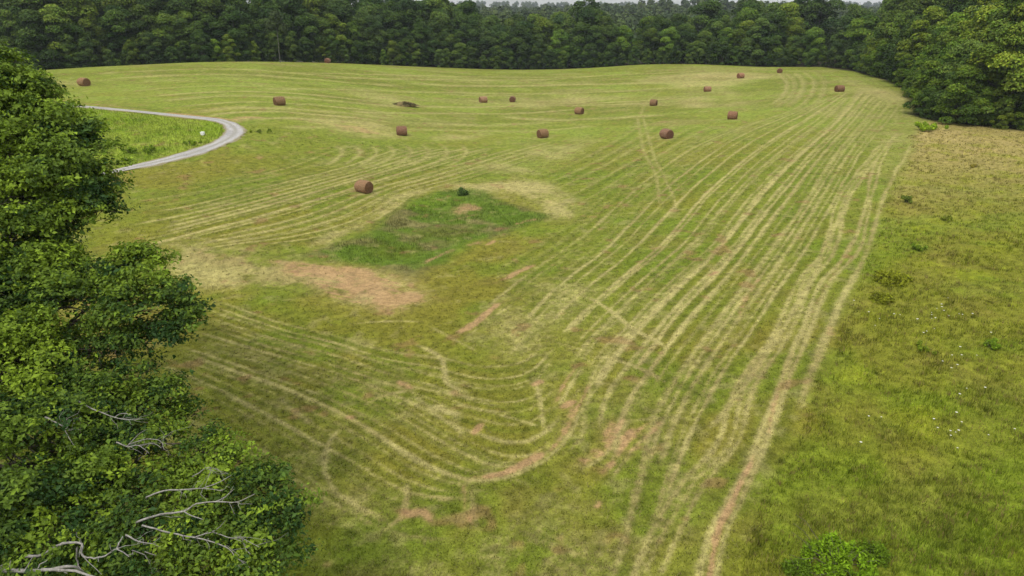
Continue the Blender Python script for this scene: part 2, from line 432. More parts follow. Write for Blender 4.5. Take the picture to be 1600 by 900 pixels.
def field_colour(x, y):
    """what covers the ground at x, y (surface colour, with light put into the far half)"""
    x = np.asarray(x, float)
    y = np.asarray(y, float)
    n1, n2, n3 = fbm(x, y, 22, 3, 2), fbm(x, y, 5, 3, 8), fbm(x, y, 1.1, 3, 14)
    fine = fbm(x, y, .45, 2, 25)
    c = np.broadcast_to(G_MOWN, x.shape + (3,)).copy()
    c = mix(c, G_OLIVE, sstep(.40, .66, n1) * .8)
    c = mix(c, G_LUSH, sstep(.45, .68, n2) * .6)
    c = mix(c, [.14, .105, .030], sstep(.54, .74, fbm(x, y, 2.6, 3, 97)) * .3)
    c = mix(c, G_PALE, (sstep(70, 135, y) * .80 + .2 * sstep(40, 70, y)) * (.30 + .95 * n2))  # far half paler: lit grass tips at a grazing view, put into the colour
    c = mix(c, [.125, .140, .020], sstep(85, 120, y) * sstep(.46, .66, fbm(x * .45, y, 9, 3, 111)) * .7)
    c = mix(c, [.215, .200, .062], sstep(85, 120, y) * sstep(.52, .70, fbm(x * .5, y, 7, 3, 117)) * .55)
    m = sample('meadow', x, y)
    md = mix(np.broadcast_to(np.array([.150, .158, .018]), c.shape), [.132, .166, .014], sstep(.42, .62, n2))
    md = mix(md, [.180, .150, .034], sstep(.42, .72, fbm(x, y, 3.0, 4, 33)) * .4)
    md = mix(md, [.290, .232, .085], sstep(48, 96, y) * (.55 + .7 * n2))
    md = mix(md, [.185, .20, .016], sstep(.55, .75, fbm(x, y, 2.2, 4, 61)) * .55)
    c = mix(c, md, m)
    c = mix(c, G_LUSH * np.where(m[..., None] > .5, 1.12, 1.0), sample('lush', x, y) * (.6 + .5 * n3))
    wv = sample('weedy', x, y)
    wd = mix(np.broadcast_to(np.array([.082, .130, .014]), c.shape), [.125, .120, .038], sstep(.48, .66, fbm(x, y, 4, 3, 71)))
    wd = mix(wd, [.105, .165, .015], sstep(.52, .7, fbm(x, y, 6, 2, 77)))
    c = mix(c, wd, wv)
    vg = sample('verge', x, y)
    vd = mix(np.broadcast_to(np.array([.165, .235, .018]), c.shape), [.195, .250, .028], sstep(.4, .65, fbm(x, y, 7, 3, 81)))
    vd = mix(vd, [.125, .19, .014], sstep(.56, .75, fbm(x, y, 3, 3, 85)) * .8)
    c = mix(c, vd, vg)
    c = mix(c, G_DARK, sample('dark', x, y) * (.5 + .5 * n3) * np.where(y > 90, .8, .95))
    st = sample('straw', x, y) * (1 - m * .8)
    nz = .02 + .72 * (.45 * vnoise(x, y, .14, 59) + .3 * vnoise(x, y, .33, 60) + .25 * n3)
    far_ = sstep(70, 110, y)
    st = (.52 * sstep(nz - .20, nz + .24, st) + .36 * st) * (1 - far_) + st * .88 * far_
    c = mix(c, mix(np.broadcast_to(STRAW, c.shape), [.22, .15, .07], sstep(.5, .7, n2) * .5), st * 1.0)
    so = sample('soil', x, y)
    nz2 = .08 + .76 * (.4 * vnoise(x, y, .16, 62) + .35 * vnoise(x, y, .42, 63) + .25 * n3)
    so = .58 * sstep(nz2 - .18, nz2 + .22, so) + .24 * so
    c = mix(c, mix(np.broadcast_to(SOIL, c.shape), [.30, .18, .095], sstep(.45, .7, fine)), so)
    # loose scattered clippings, tiny bare spots
    c = mix(c, STRAW * .8, sstep(.60, .8, n3) * .35 * (1 - m))
    c = mix(c, [.20, .11, .055], sstep(.70, .82, fbm(x, y, 1.6, 3, 91)) * .5 * (1 - m))
    c = c * (.50 + .50 * fine + .46 * vnoise(x, y, .25, 57))[..., None]
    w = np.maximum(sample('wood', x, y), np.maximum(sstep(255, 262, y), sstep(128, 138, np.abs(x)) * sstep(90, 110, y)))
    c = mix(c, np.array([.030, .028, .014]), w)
    return c


# ------------------------------------------------------------------ mesh helpers
def np_mesh(name, v, f, col=None, smooth=False):
    me = bpy.data.meshes.new(name)
    v = np.asarray(v, np.float32)
    f = np.asarray(f, np.int32)
    k = f.shape[1]
    me.vertices.add(len(v))
    me.vertices.foreach_set('co', v.ravel())
    me.loops.add(len(f) * k)
    me.loops.foreach_set('vertex_index', f.ravel())
    me.polygons.add(len(f))
    me.polygons.foreach_set('loop_start', np.arange(len(f), dtype=np.int32) * k)
    if smooth:
        me.polygons.foreach_set('use_smooth', np.ones(len(f), bool))
    me.update(calc_edges=True)
    if col is not None:
        a = me.color_attributes.new('Col', 'FLOAT_COLOR', 'POINT')
        a.data.foreach_set('color', np.c_[col, np.ones(len(v))].astype(np.float32).ravel())
    me.validate()
    return me


def link(name, me, mat=None, parent=None):
    o = bpy.data.objects.new(name, me)
    C.objects.link(o)
    if mat is not None:
        me.materials.append(mat)
    o.parent = parent
    return o


def tag(o, label=None, cat=None, group=None, kind=None):
    if label:
        o['label'] = label
    if cat:
        o['category'] = cat
    if group:
        o['group'] = group
    if kind:
        o['kind'] = kind
    return o


def empty(name, loc):
    o = bpy.data.objects.new(name, None)
    o.location = loc
    o.empty_display_size = .3
    C.objects.link(o)
    return o


def copy_tree(o, parent=None):
    c = o.copy()
    C.objects.link(c)
    c.parent = parent
    for ch in o.children:
        copy_tree(ch, c)
    return c


class Tubes:
    def __init__(s):
        s.v, s.f, s.n = [], [], 0

    def add(s, pts, radii, sides=7, knob=0.0):
        p = np.asarray(pts, float)
        r = np.asarray(radii, float)
        t = np.gradient(p, axis=0)
        t /= np.maximum(np.linalg.norm(t, axis=1), 1e-9)[:, None]
        up = np.array([0.2, .1, 1.]) if abs(t[0, 2]) < .8 else np.array([1., .2, 0])
        a = np.cross(t, up)
        a /= np.linalg.norm(a, axis=1)[:, None]
        b = np.cross(t, a)
        th = np.arange(sides) / sides * 2 * math.pi
        rr = r[:, None] * (1 + knob * rng.normal(size=(len(p), sides)))
        ring = p[:, None] + rr[..., None] * (np.cos(th)[None, :, None] * a[:, None] + np.sin(th)[None, :, None] * b[:, None])
        s.v.append(ring.reshape(-1, 3))
        m = len(p)
        i = np.arange(m - 1)[:, None] * sides
        j = np.arange(sides)[None]
        q = np.stack([i + j, i + (j + 1) % sides, i + sides + (j + 1) % sides, i + sides + j], -1).reshape(-1, 4) + s.n
        s.f.append(q)
        s.n += m * sides

    def mesh(s, name):
        return np_mesh(name, np.concatenate(s.v), np.concatenate(s.f), None, True)


def wander(a, b, n, amp, sag=0.):
    a, b = np.asarray(a, float), np.asarray(b, float)
    u = np.linspace(0, 1, n)[:, None]
    p = a + (b - a) * u
    d = np.linalg.norm(b - a)
    j = rng.normal(size=(n, 3)) * amp * d
    j[0] = j[-1] = 0
    p = p + j
    p[:, 2] += np.sin(u[:, 0] * math.pi) * sag * d
    return p


# ------------------------------------------------------------------ materials
def new_mat(name):
    m = bpy.data.materials.new(name)
    m.use_nodes = True
    nt = m.node_tree
    for n in list(nt.nodes):
        nt.nodes.remove(n)
    return m, nt.nodes, nt.links


def mat_ground():
    m, N, K = new_mat('field_ground')
    out = N.new('ShaderNodeOutputMaterial')
    b = N.new('ShaderNodeBsdfPrincipled')
    b.inputs['Roughness'].default_value = .95
    b.inputs['Specular IOR Level'].default_value = .05
    at = N.new('ShaderNodeAttribute')
    at.attribute_name = 'Col'
    geo = N.new('ShaderNodeNewGeometry')
    n1 = N.new('ShaderNodeTexNoise')
    n1.inputs['Scale'].default_value = 9
    n1.inputs['Detail'].default_value = 6
    n1.inputs['Roughness'].default_value = .75
    K.new(geo.outputs['Position'], n1.inputs['Vector'])
    mr = N.new('ShaderNodeMapRange')
    mr.inputs['From Min'].default_value = .28
    mr.inputs['From Max'].default_value = .72
    mr.inputs['To Min'].default_value = .50
    mr.inputs['To Max'].default_value = 1.55
    K.new(n1.outputs['Fac'], mr.inputs['Value'])
    mx = N.new('ShaderNodeVectorMath')
    mx.operation = 'SCALE'
    K.new(at.outputs['Color'], mx.inputs[0])
    K.new(mr.outputs['Result'], mx.inputs['Scale'])
    K.new(mx.outputs['Vector'], b.inputs['Base Color'])
    bp = N.new('ShaderNodeBump')
    bp.inputs['Strength'].default_value = .6
    bp.inputs['Distance'].default_value = .06
    K.new(n1.outputs['Fac'], bp.inputs['Height'])
    K.new(bp.outputs['Normal'], b.inputs['Normal'])
    K.new(b.outputs['BSDF'], out.inputs['Surface'])
    return m


def mat_leaf(name, transl=.3, rough=.6, use_obj=True):
    m, N, K = new_mat(name)
    out = N.new('ShaderNodeOutputMaterial')
    at = N.new('ShaderNodeAttribute')
    at.attribute_name = 'Col'
    col = at.outputs['Color']
    if use_obj:
        oi = N.new('ShaderNodeObjectInfo')
        vm = N.new('ShaderNodeVectorMath')
        vm.operation = 'MULTIPLY'
        K.new(at.outputs['Color'], vm.inputs[0])
        K.new(oi.outputs['Color'], vm.inputs[1])
        col = vm.outputs['Vector']
    b = N.new('ShaderNodeBsdfPrincipled')
    b.inputs['Roughness'].default_value = rough
    b.inputs['Specular IOR Level'].default_value = .12
    K.new(col, b.inputs['Base Color'])
    t = N.new('ShaderNodeBsdfTranslucent')
    K.new(col, t.inputs['Color'])
    mx = N.new('ShaderNodeMixShader')
    mx.inputs['Fac'].default_value = transl
    K.new(b.outputs['BSDF'], mx.inputs[1])
    K.new(t.outputs['BSDF'], mx.inputs[2])
    K.new(mx.outputs['Shader'], out.inputs['Surface'])
    return m


def mat_noise(name, c0, c1, scale=6., rough=.9, bump=.3, stretch=None, detail=5, dist=.02):
    m, N, K = new_mat(name)
    out = N.new('ShaderNodeOutputMaterial')
    b = N.new('ShaderNodeBsdfPrincipled')
    b.inputs['Roughness'].default_value = rough
    b.inputs['Specular IOR Level'].default_value = .15
    tc = N.new('ShaderNodeTexCoord')
    mp = N.new('ShaderNodeMapping')
    if stretch:
        mp.inputs['Scale'].default_value = stretch
    K.new(tc.outputs['Object'], mp.inputs['Vector'])
    n = N.new('ShaderNodeTexNoise')
    n.inputs['Scale'].default_value = scale
    n.inputs['Detail'].default_value = detail
    n.inputs['Roughness'].default_value = .7
    K.new(mp.outputs['Vector'], n.inputs['Vector'])
    r = N.new('ShaderNodeValToRGB')
    r.color_ramp.elements[0].position = .32
    r.color_ramp.elements[1].position = .68
    r.color_ramp.elements[0].color = (*c0, 1)
    r.color_ramp.elements[1].color = (*c1, 1)
    K.new(n.outputs['Fac'], r.inputs['Fac'])
    oi = N.new('ShaderNodeObjectInfo')
    vm = N.new('ShaderNodeVectorMath')
    vm.operation = 'MULTIPLY'
    K.new(r.outputs['Color'], vm.inputs[0])
    K.new(oi.outputs['Color'], vm.inputs[1])
    K.new(vm.outputs['Vector'], b.inputs['Base Color'])
    bp = N.new('ShaderNodeBump')
    bp.inputs['Strength'].default_value = bump
    bp.inputs['Distance'].default_value = dist
    K.new(n.outputs['Fac'], bp.inputs['Height'])
    K.new(bp.outputs['Normal'], b.inputs['Normal'])
    K.new(b.outputs['BSDF'], out.inputs['Surface'])
    return m


M_GROUND = mat_ground()
M_GRASS = mat_leaf('grass_blade', .25, .7, False)
M_LEAF = mat_leaf('wood_leaf', .22, .55, True)
M_OAK = mat_leaf('tree_leaf', .28, .5, False)
M_WEED = mat_leaf('weed_leaf', .4, .6, False)
M_BARK = mat_noise('bark', (.045, .036, .026), (.135, .115, .088), 9, .95, .6, (1, 1, .25))
M_DEAD = mat_noise('dead_wood', (.12, .112, .10), (.33, .315, .29), 14, .85, .3, (1, 1, 1))
M_PALEBARK = mat_noise('pale_bark', (.07, .068, .06), (.15, .145, .13), 8, .9, .4, (1, 1, .3))
M_GRAVEL = mat_noise('gravel', (.24, .225, .215), (.47, .445, .43), 3.2, .95, .5, None, 8)
M_HAY = mat_noise('hay', (.095, .043, .022), (.36, .195, .112), 7, .95, 1., (5, .8, .8), 8, .06)
M_HAYEND = mat_noise('hay_end', (.075, .034, .018), (.20, .10, .052), 12, .95, 1., None, 6, .05)
M_WHITE = mat_noise('white_plastic', (.70, .71, .68), (.82, .83, .80), 5, .5, .05)
M_FLOWER = mat_noise('white_petals', (.42, .42, .36), (.60, .60, .54), 20, .8, .2)

# ------------------------------------------------------------------ ground sheet
ys = np.r_[np.linspace(-60, 9, 36)[:-1], np.geomspace(9 + 3, 265, 860) - 3, np.geomspace(268, 3300, 90)]
us = np.linspace(-1, 1, 901)
us = np.sign(us) * np.abs(us) ** 1.05
wy_ = 24 + .90 * np.maximum(ys, 0)
wy_ = np.where(ys > 265, 262 + 1.05 * (ys - 265), wy_)
VX = us[None, :] * wy_[:, None]
VY = np.repeat(ys[:, None], len(us), 1)
VZ = height(VX, VY)
inr = (VX > X0) & (VX < X1) & (VY > Y0) & (VY < Y1)
mead = np.where(inr, sample('meadow', VX, VY), 0)
weed = np.where(inr, sample('weedy', VX, VY), 0)
strw = np.where(inr, sample('straw', VX, VY), 0)
VZ = VZ + (mead * .16 + weed * .22) * (fbm(VX, VY, 1.3, 3, 44) - .2) + strw * .05 * fbm(VX, VY, .6, 2, 46)
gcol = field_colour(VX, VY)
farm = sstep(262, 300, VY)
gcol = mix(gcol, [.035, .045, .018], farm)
nu, ny = len(us), len(ys)
ii = (np.arange(ny - 1)[:, None] * nu + np.arange(nu - 1)[None]).ravel()
gf = np.stack([ii, ii + 1, ii + nu + 1, ii + nu], -1)
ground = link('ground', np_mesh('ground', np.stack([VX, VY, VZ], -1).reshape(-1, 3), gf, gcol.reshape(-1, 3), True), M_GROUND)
tag(ground, kind='structure')

# ------------------------------------------------------------------ gravel lane
outer = [(-60, 160), (20, 161), (100, 163.5), (200, 171.5), (290, 180.5), (340, 185.5), (365, 191), (379, 199), (383, 206), (374, 216), (350, 228), (310, 242.5), (250, 257.5), (190, 268.5), (120, 284), (60, 297), (-40, 318)]
inner = [(-60, 163), (20, 163.6), (100, 166.3), (200, 175), (290, 184.5), (328, 188.8), (345, 194), (352, 201), (352.5, 206), (347, 213), (331, 222), (298, 234.5), (240, 250), (186, 263.5), (117, 278), (57, 290), (-43, 310)]
po, pi = dropl(outer), dropl(inner)


def spline_n(p, n):
    q = resample(p, .1)
    return q


nseg = 140


def param_spline(p, per=10):
    q = []
    n = len(p)
    for i in range(n - 1):
        a, b, c, d = p[max(i - 1, 0)], p[i], p[i + 1], p[min(i + 2, n - 1)]
        for u in np.linspace(0, 1, per, endpoint=False):
            q.append(.5 * ((2 * b) + (c - a) * u + (2 * a - 5 * b + 4 * c - d) * u * u + (3 * b - a - 3 * c + d) * u ** 3))
    q.append(p[-1])
    return np.array(q)


so_, si_ = param_spline(po[:, :2]), param_spline(pi[:, :2])
k_ = 17
ww = np.linspace(-.06, 1.06, k_)
rv = si_[:, None] * (1 - ww)[None, :, None] + so_[:, None] * ww[None, :, None]
ragged = (vnoise(np.arange(len(so_)) * .5, np.zeros(len(so_)), 1.) - .5) * 1.1
rv[:, 0] += (si_ - so_) * ragged[:, None] * .3
rv[:, -1] += (so_ - si_) * ragged[::-1, None] * .3
rz = height(rv[..., 0], rv[..., 1]) + .06 + .03 * np.cos((ww - .5) * 2 * math.pi)[None] * 0
rz[:, 0] -= .09
rz[:, -1] -= .09
ln = len(so_)
ii = (np.arange(ln - 1)[:, None] * k_ + np.arange(k_ - 1)[None]).ravel()
lw = np.repeat(ww[None], ln, 0)
gn = fbm(rv[..., 0], rv[..., 1], 1.2, 3, 103)
lcol = np.broadcast_to(np.array([.335, .325, .315]), rv.shape[:2] + (3,)) * (.72 + .55 * gn)[..., None]
lcol = mix(lcol, [.215, .205, .165], np.exp(-((lw - .5) / .13) ** 2) * (.4 + .6 * gn))
lcol = mix(lcol, [.21, .185, .105], sstep(.30, .5, np.abs(lw - .5) + (gn - .5) * .35))
lane = link('gravel_road', np_mesh('gravel_road', np.concatenate([rv, rz[..., None]], -1).reshape(-1, 3), np.stack([ii, ii + 1, ii + k_ + 1, ii + k_], -1), lcol.reshape(-1, 3), True), M_GROUND)
tag(lane, kind='structure')


# ------------------------------------------------------------------ grass blades
def blades(name, x, y, h, w, col, lean=.45):
    n = len(x)
    z = height(x, y)
    th = rng.uniform(0, 2 * math.pi, n)
    la_ = np.abs(rng.normal(0, lean, n))
    ld_ = rng.uniform(0, 2 * math.pi, n)
    base = np.c_[x, y, z - .01]
    side = np.c_[np.cos(th), np.sin(th), np.zeros(n)] * (w / 2)[:, None]
    tip = base + np.c_[np.cos(ld_) * np.sin(la_), np.sin(ld_) * np.sin(la_), np.cos(la_)] * h[:, None]
    v = np.stack([base - side, base + side, tip], 1).reshape(-1, 3)
    f = np.arange(3 * n).reshape(n, 3)
    c = np.repeat(col, 3, 0)
    return link(name, np_mesh(name, v, f, c), M_GRASS)


def scatter(n, y0, y1, pw=2.):
    """ground points, denser near the lens"""
    u = rng.random(n)
    e = 2 - pw
    y = (y0 ** e + u * (y1 ** e - y0 ** e)) ** (1 / e) if abs(e) > 1e-6 else y0 * (y1 / y0) ** u
    x = rng.uniform(-1, 1, n) * (.80 * y + 8)
    return x, y


def tufts(n, y0, y1, pw, keepf, per, spread):
    x, y = scatter(n, y0, y1, pw)
    k = keepf(x, y)
    x, y = x[k], y[k]
    tone = rng.lognormal(.04, .34, len(x))
    m = per
    sp = spread * rng.uniform(.5, 1.4, len(x))
    X = np.repeat(x, m) + rng.normal(size=len(x) * m) * np.repeat(sp, m)
    Y = np.repeat(y, m) + rng.normal(size=len(x) * m) * np.repeat(sp, m)
    return X, Y, np.repeat(tone, m), np.repeat(rng.random(len(x)), m), np.repeat(rng.random(len(x)), m)


def mown_ok(x, y):
    return (sample('meadow', x, y) < .45) & (sample('weedy', x, y) < .5) & (sample('verge', x, y) < .5) & (rng.random(len(x)) > sample('soil', x, y) * 1.3)


x, y, tone, u1, u2 = tufts(95000, 13, 100, 2.2, mown_ok, 6, .07)
st = sample('straw', x, y)
lay = u1 < st * .7 + .07
cl = field_colour(x, y) * tone[:, None] * rng.lognormal(0, .12, (len(x), 1))
cl = np.where(lay[:, None], STRAW * (.55 + .6 * u2)[:, None] * .75 + cl * .25, cl * np.array([1.0, 1.06, .9]))
hh = rng.uniform(.05, .11, len(x)) * np.where(lay, 1.5, 1.)
g = blades('mown_grass', x, y, hh, rng.uniform(.02, .04, len(x)) * (.7 + y / 60), cl, .75)
tag(g, 'short mown olive grass with loose dry clippings across the hayfield', 'grass', kind='stuff')

x, y, tone, u1, u2 = tufts(110000, 14, 108, 2.0, lambda x, y: sample('meadow', x, y) > .4, 8, .10)
cl = field_colour(x, y) * tone[:, None] * rng.lognormal(0, .14, (len(x), 1))
cl = np.where((u1 < .12)[:, None], np.array([.22, .175, .06]) * (.5 + .7 * u2)[:, None], cl * np.array([1.0, 1.08, .85]))
tallm = (.5 + .9 * fbm(x, y, 2.2, 3, 66)) * (.6 + .8 * u2)
g = blades('meadow_grass', x, y, rng.uniform(.14, .32, len(x)) * tallm, rng.uniform(.02, .04, len(x)) * (.7 + y / 70), cl, .42)
tag(g, 'taller uncut meadow grass along the right side of the field', 'grass', kind='stuff')

# weedy hollow and the verge inside the road bend
n = 90000
x, y = rng.uniform(-30, 8, n), rng.uniform(44, 80, n)
keep = sample('weedy', x, y) > .35
x, y = x[keep], y[keep]
cl = field_colour(x, y) * rng.lognormal(0, .25, (len(x), 1))
g = blades('rank_grass', x, y, rng.uniform(.10, .38, len(x)) * (.4 + fbm(x, y, 2.5, 3, 68)) * sample('weedy', x, y), rng.uniform(.03, .06, len(x)), cl, .4)
tag(g, 'rank dark green grass left standing in the wet hollow', 'grass', kind='stuff')
n = 90000
x, y = rng.uniform(-80, -34, n), rng.uniform(68, 108, n)
keep = sample('verge', x, y) > .5
x, y = x[keep], y[keep]
cl = field_colour(x, y) * rng.lognormal(0, .25, (len(x), 1))
g = blades('verge_grass', x, y, rng.uniform(.12, .4, len(x)) * (.4 + fbm(x, y, 3, 3, 69)), rng.uniform(.03, .07, len(x)), cl, .4)
tag(g, 'bright green uncut grass inside the bend of the gravel road', 'grass', kind='stuff')


# ------------------------------------------------------------------ hay bales
def bale_proto():
    root = empty('hay_bale', (0, 0, 0))
    r, l, ns, nl = .73, 1.5, 40, 13
    th = np.arange(ns) / ns * 2 * math.pi
    prof = []
    us_ = np.linspace(-1, 1, nl)
    lump = rng.normal(0, .02, (nl, ns)) + .09 * (fbm(np.arange(nl)[:, None] * .12 + 0 * th[None], np.cos(th)[None] + 2 + 0 * np.arange(nl)[:, None], .6, 2, 4) - .5)
    for i, u in enumerate(us_):
        rr = r * (1 - .07 * abs(u) ** 6) * (1 + lump[i]) * (1 + .012 * math.sin(u * 22))
        cx = np.full(ns, u * l / 2)
        cy, cz = rr * np.cos(th), rr * np.sin(th) * .97
        cz = np.maximum(cz, -.86 * r)
        prof.append(np.c_[cx, cy * (1 + .05 * (cz < -.4)), cz + .86 * r])
    v = np.concatenate(prof)
    i = np.arange(nl - 1)[:, None] * ns
    j = np.arange(ns)[None]
    f = np.stack([i + j, i + (j + 1) % ns, i + ns + (j + 1) % ns, i + ns + j], -1).reshape(-1, 4)
    link('roll', np_mesh('roll', v, f, None, True), M_HAY, root)
    for sgn, ring in ((-1, prof[0]), (1, prof[-1])):
        rings = []
        cen = np.array([sgn * l / 2, 0, .86 * r])
        fr = np.linspace(1, .02, 13)
        for q, s in enumerate(fr):
            p = cen + (ring - cen) * s
            p[:, 0] += sgn * (.06 * (1 - s ** 2) + .018 * math.sin(s * 46) + rng.normal(0, .008, ns))
            if q == 0:
                p[:, 0] = ring[:, 0]
            rings.append(p)
        vv = np.concatenate(rings)
        i = np.arange(len(fr) - 1)[:, None] * ns
        ff = np.stack([i + j, i + (j + 1) % ns, i + ns + (j + 1) % ns, i + ns + j], -1).reshape(-1, 4)
        if sgn > 0:
            ff = ff[:, ::-1]
        link('end_face', np_mesh('end_face', vv, ff, None, True), M_HAYEND, root)
    # loose stalks on the roll
    n_ = 1300
    a = rng.uniform(-.2, math.pi + .2, n_)
    xx = rng.uniform(-.72, .72, n_)
    p = np.c_[xx, np.cos(a) * .72, np.sin(a) * .70 + .86 * r]
    nrm = np.c_[np.zeros(n_), np.cos(a), np.sin(a)]
    d = rng.normal(size=(n_, 3)) * .12 + nrm * .05
    sd = np.cross(d, nrm)
    sd /= np.maximum(np.linalg.norm(sd, axis=1), 1e-6)[:, None]
    vv = np.stack([p - sd * .008, p + sd * .008, p + d + nrm * .03], 1).reshape(-1, 3)
    link('loose_stalks', np_mesh('loose_stalks', vv, np.arange(3 * n_).reshape(-1, 3)), mat_noise('loose_hay', (.20, .11, .06), (.40, .27, .15), 9), root)['kind'] = 'stuff'
    return root


bales = [  # px, py (foot), heading of the axis, label
    (132, 134, -25, 'brown round hay bale on the hill beyond the gravel road, farthest left', 1.12),
    (437, 164, 38, 'brown round hay bale just right of the gravel road bend', 1.06),
    (512, 98.6, 80, 'small round hay bale on the left crest right against the dark wood', .95),
    (569, 300, -32, 'biggest nearest brown round hay bale left of the weedy hollow', 1.02),
    (628, 211, 12, 'dark brown round hay bale between the road bend and the field middle', 1.03),
    (755, 160, 25, 'left of two small round hay bales close together in the hollow', .95),
    (801, 159, 84, 'right of two small round hay bales close together in the hollow', .9),
    (848, 215, 28, 'brown round hay bale near mid-field showing its dark left end', 1.05),
    (905, 178, -36, 'small round hay bale between the hollow pair and the wheel tracks', 1.0),
    (1021, 165, -28, 'small pale brown round hay bale just above the paired wheel tracks', .95),
    (1041, 216, -62, 'round hay bale standing right beside the paired wheel tracks', 1.08),
    (1105, 143, 5, 'small round hay bale on pale straw left of the back right pair', .9),
    (1144, 186, -24, 'reddish round hay bale alone on green stripes right of the tracks', 1.0),
    (1157, 122, 15, 'small dark round hay bale on the tan patch near the far edge', 1.0),
    (1218, 114, 70, 'small round hay bale nearest the far wood on the right', .95),
    (1311, 143, 8, 'pale topped round hay bale nearest the right-hand wood', 1.0)]
proto = bale_proto()
for i, (px, py, a, lab, sc) in enumerate(bales):
    p = dropl([(px, py)])[0]
    o = proto if i == 0 else copy_tree(proto)
    o.location = (p[0], p[1], p[2] - .03)
    o.rotation_euler = (R(rng.uniform(-4, 4)), 0, R(a))
    o.scale = (sc * rng.uniform(.9, 1.08), sc, sc * rng.uniform(.93, 1.0))
    tn = rng.uniform(.85, 1.35) * np.array([1., rng.uniform(.98, 1.14), rng.uniform(.95, 1.2)])
    for ch in o.children:
        ch.color = (*tn, 1)
    tag(o, lab, 'hay bale', 'round hay bales lying on the mown field')


# ------------------------------------------------------------------ leaves
def leaf_cards(cen, nrm, size, col, elong=1.7, fold=.25):
    """folded diamond leaves: 4 verts, 2 triangles each -> one quad strip of two tris"""
    n = len(cen)
    nrm = nrm / np.maximum(np.linalg.norm(nrm, axis=1), 1e-9)[:, None]
    rnd = rng.normal(size=(n, 3))
    t = np.cross(nrm, rnd)
    t /= np.maximum(np.linalg.norm(t, axis=1), 1e-9)[:, None]
    b = np.cross(nrm, t)
    s = size[:, None]
    v = np.stack([cen - t * s * .5 * elong, cen + b * s * .5 + nrm * s * fold, cen + t * s * .5 * elong - nrm * s * .15, cen - b * s * .5 + nrm * s * fold], 1)
    f = np.arange(4 * n).reshape(n, 4)
    f = np.concatenate([f[:, [0, 1, 2]], f[:, [0, 2, 3]]])
    return v.reshape(-1, 3), f, np.repeat(col, 4, 0)


def sph(n):
    d = rng.normal(size=(n, 3))
    return d / np.linalg.norm(d, axis=1)[:, None]


def forest_tree(H, style):
    """trunk + crown meshes of one woodland tree H metres tall"""
    tb = Tubes()
    low = {'edge': .0, 'tall': .06, 'round': .0, 'pole': .3}[style]
    wid = {'edge': .32, 'tall': .20, 'round': .26, 'pole': .18}[style] * rng.uniform(.9, 1.1)
    cz, rz_ = H * (1 + low) / 2, H * (1 - low) / 2
    top = H * .88
    r0 = .016 * H
    tp = wander((0, 0, -.3), (rng.normal(0, .02) * H, rng.normal(0, .02) * H, top), 9, .008)
    tb.add(tp, np.linspace(r0, r0 * .15, 9) * np.r_[1.35, np.ones(8)], 8, .04)
    lobes = []
    nl = 28
    k = 0
    while len(lobes) < nl:
        u = (k + rng.uniform(0, 1)) / nl
        u = u ** .9
        prof = min(1., .74 + u * .8) * max(1 - u ** 3.4, .02) ** .5
        f = rng.uniform(.62, 1.0) if k % 4 else rng.uniform(.05, .5)
        a = k * 2.4 + rng.normal(0, .35)
        r_ = H * rng.uniform(.070, .140)
        zz = H * (low + .02) + (H * (1 - low) - r_) * u
        c = np.array([math.cos(a) * wid * H * f * prof, math.sin(a) * wid * H * f * prof, max(zz, r_ * .55)])
        lobes.append((c, r_))
        k += 1
    for c, r_ in lobes[:14]:
        h0 = np.clip(c[2] - np.hypot(c[0], c[1]) * rng.uniform(.5, .9), H * max(low, .1), top * .95)
        u = h0 / top
        a = tp[0] + (tp[-1] - tp[0]) * u
        a[2] = h0
        tb.add(wander(a, c, 6, .03, .03), np.linspace(r0 * .38, r0 * .07, 6), 5)
    cv, cf, cc, nn = [], [], [], 0
    for c, r_ in lobes:
        m = int(330 * (r_ / (.09 * H)) ** 2)
        d = sph(m)
        d[:, 2] = np.where(d[:, 2] < -.35, -d[:, 2], d[:, 2])
        rad = r_ * (1.0 - np.abs(rng.normal(0, .16, m))) * (1 + .28 * (vnoise(d[:, 0] * 2 + c[0], d[:, 1] * 2 + d[:, 2] * 2 + c[1], .7) - .5))
        p = c + d * rad[:, None] * np.array([1.12, 1.12, .78])
        nv = d * .8 + np.array([0, 0, .55]) + rng.normal(size=(m, 3)) * .45
        hue = rng.random() ** 1.4
        base = np.array([.050, .088, .017]) * (1 - hue) + np.array([.140, .195, .026]) * hue
        col = base[None] * rng.lognormal(0, .22, (m, 1)) * (1 + rng.normal(0, .06, (m, 3)))
        v, f, cl_ = leaf_cards(p, nv, rng.uniform(.24, .50, m) * H / 19, np.clip(col, .005, .3), 1.35)
        cv.append(v)
        cf.append(f + nn)
        cc.append(cl_)
        nn += len(v)
    # stray twig tips that break the outline
    m = 260
    idx = rng.integers(0, nl, m)
    d = sph(m)
    d[:, 2] = np.abs(d[:, 2])
    cen = np.array([lobes[i][0] for i in idx])
    rr = np.array([lobes[i][1] for i in idx])
    p = cen + d * (rr * rng.uniform(1.0, 1.4, m))[:, None]
    v, f, cl_ = leaf_cards(p, d + rng.normal(size=(m, 3)) * .6, rng.uniform(.2, .38, m) * H / 19, np.tile([.062, .092, .022], (m, 1)) * rng.lognormal(0, .2, (m, 1)), 1.5)
    cv.append(v)
    cf.append(f + nn)
    cc.append(cl_)
    return tb.mesh('trunk'), np_mesh('crown', np.concatenate(cv), np.concatenate(cf), np.concatenate(cc))


protos = {}
for st_, k in (('edge', 4), ('tall', 4), ('round', 4), ('pole', 2)):
    protos[st_] = []
    for _ in range(k):
        tm, cm = forest_tree(19., st_)
        tm.materials.append(M_BARK)
        cm.materials.append(M_LEAF)
        protos[st_].append((tm, cm))

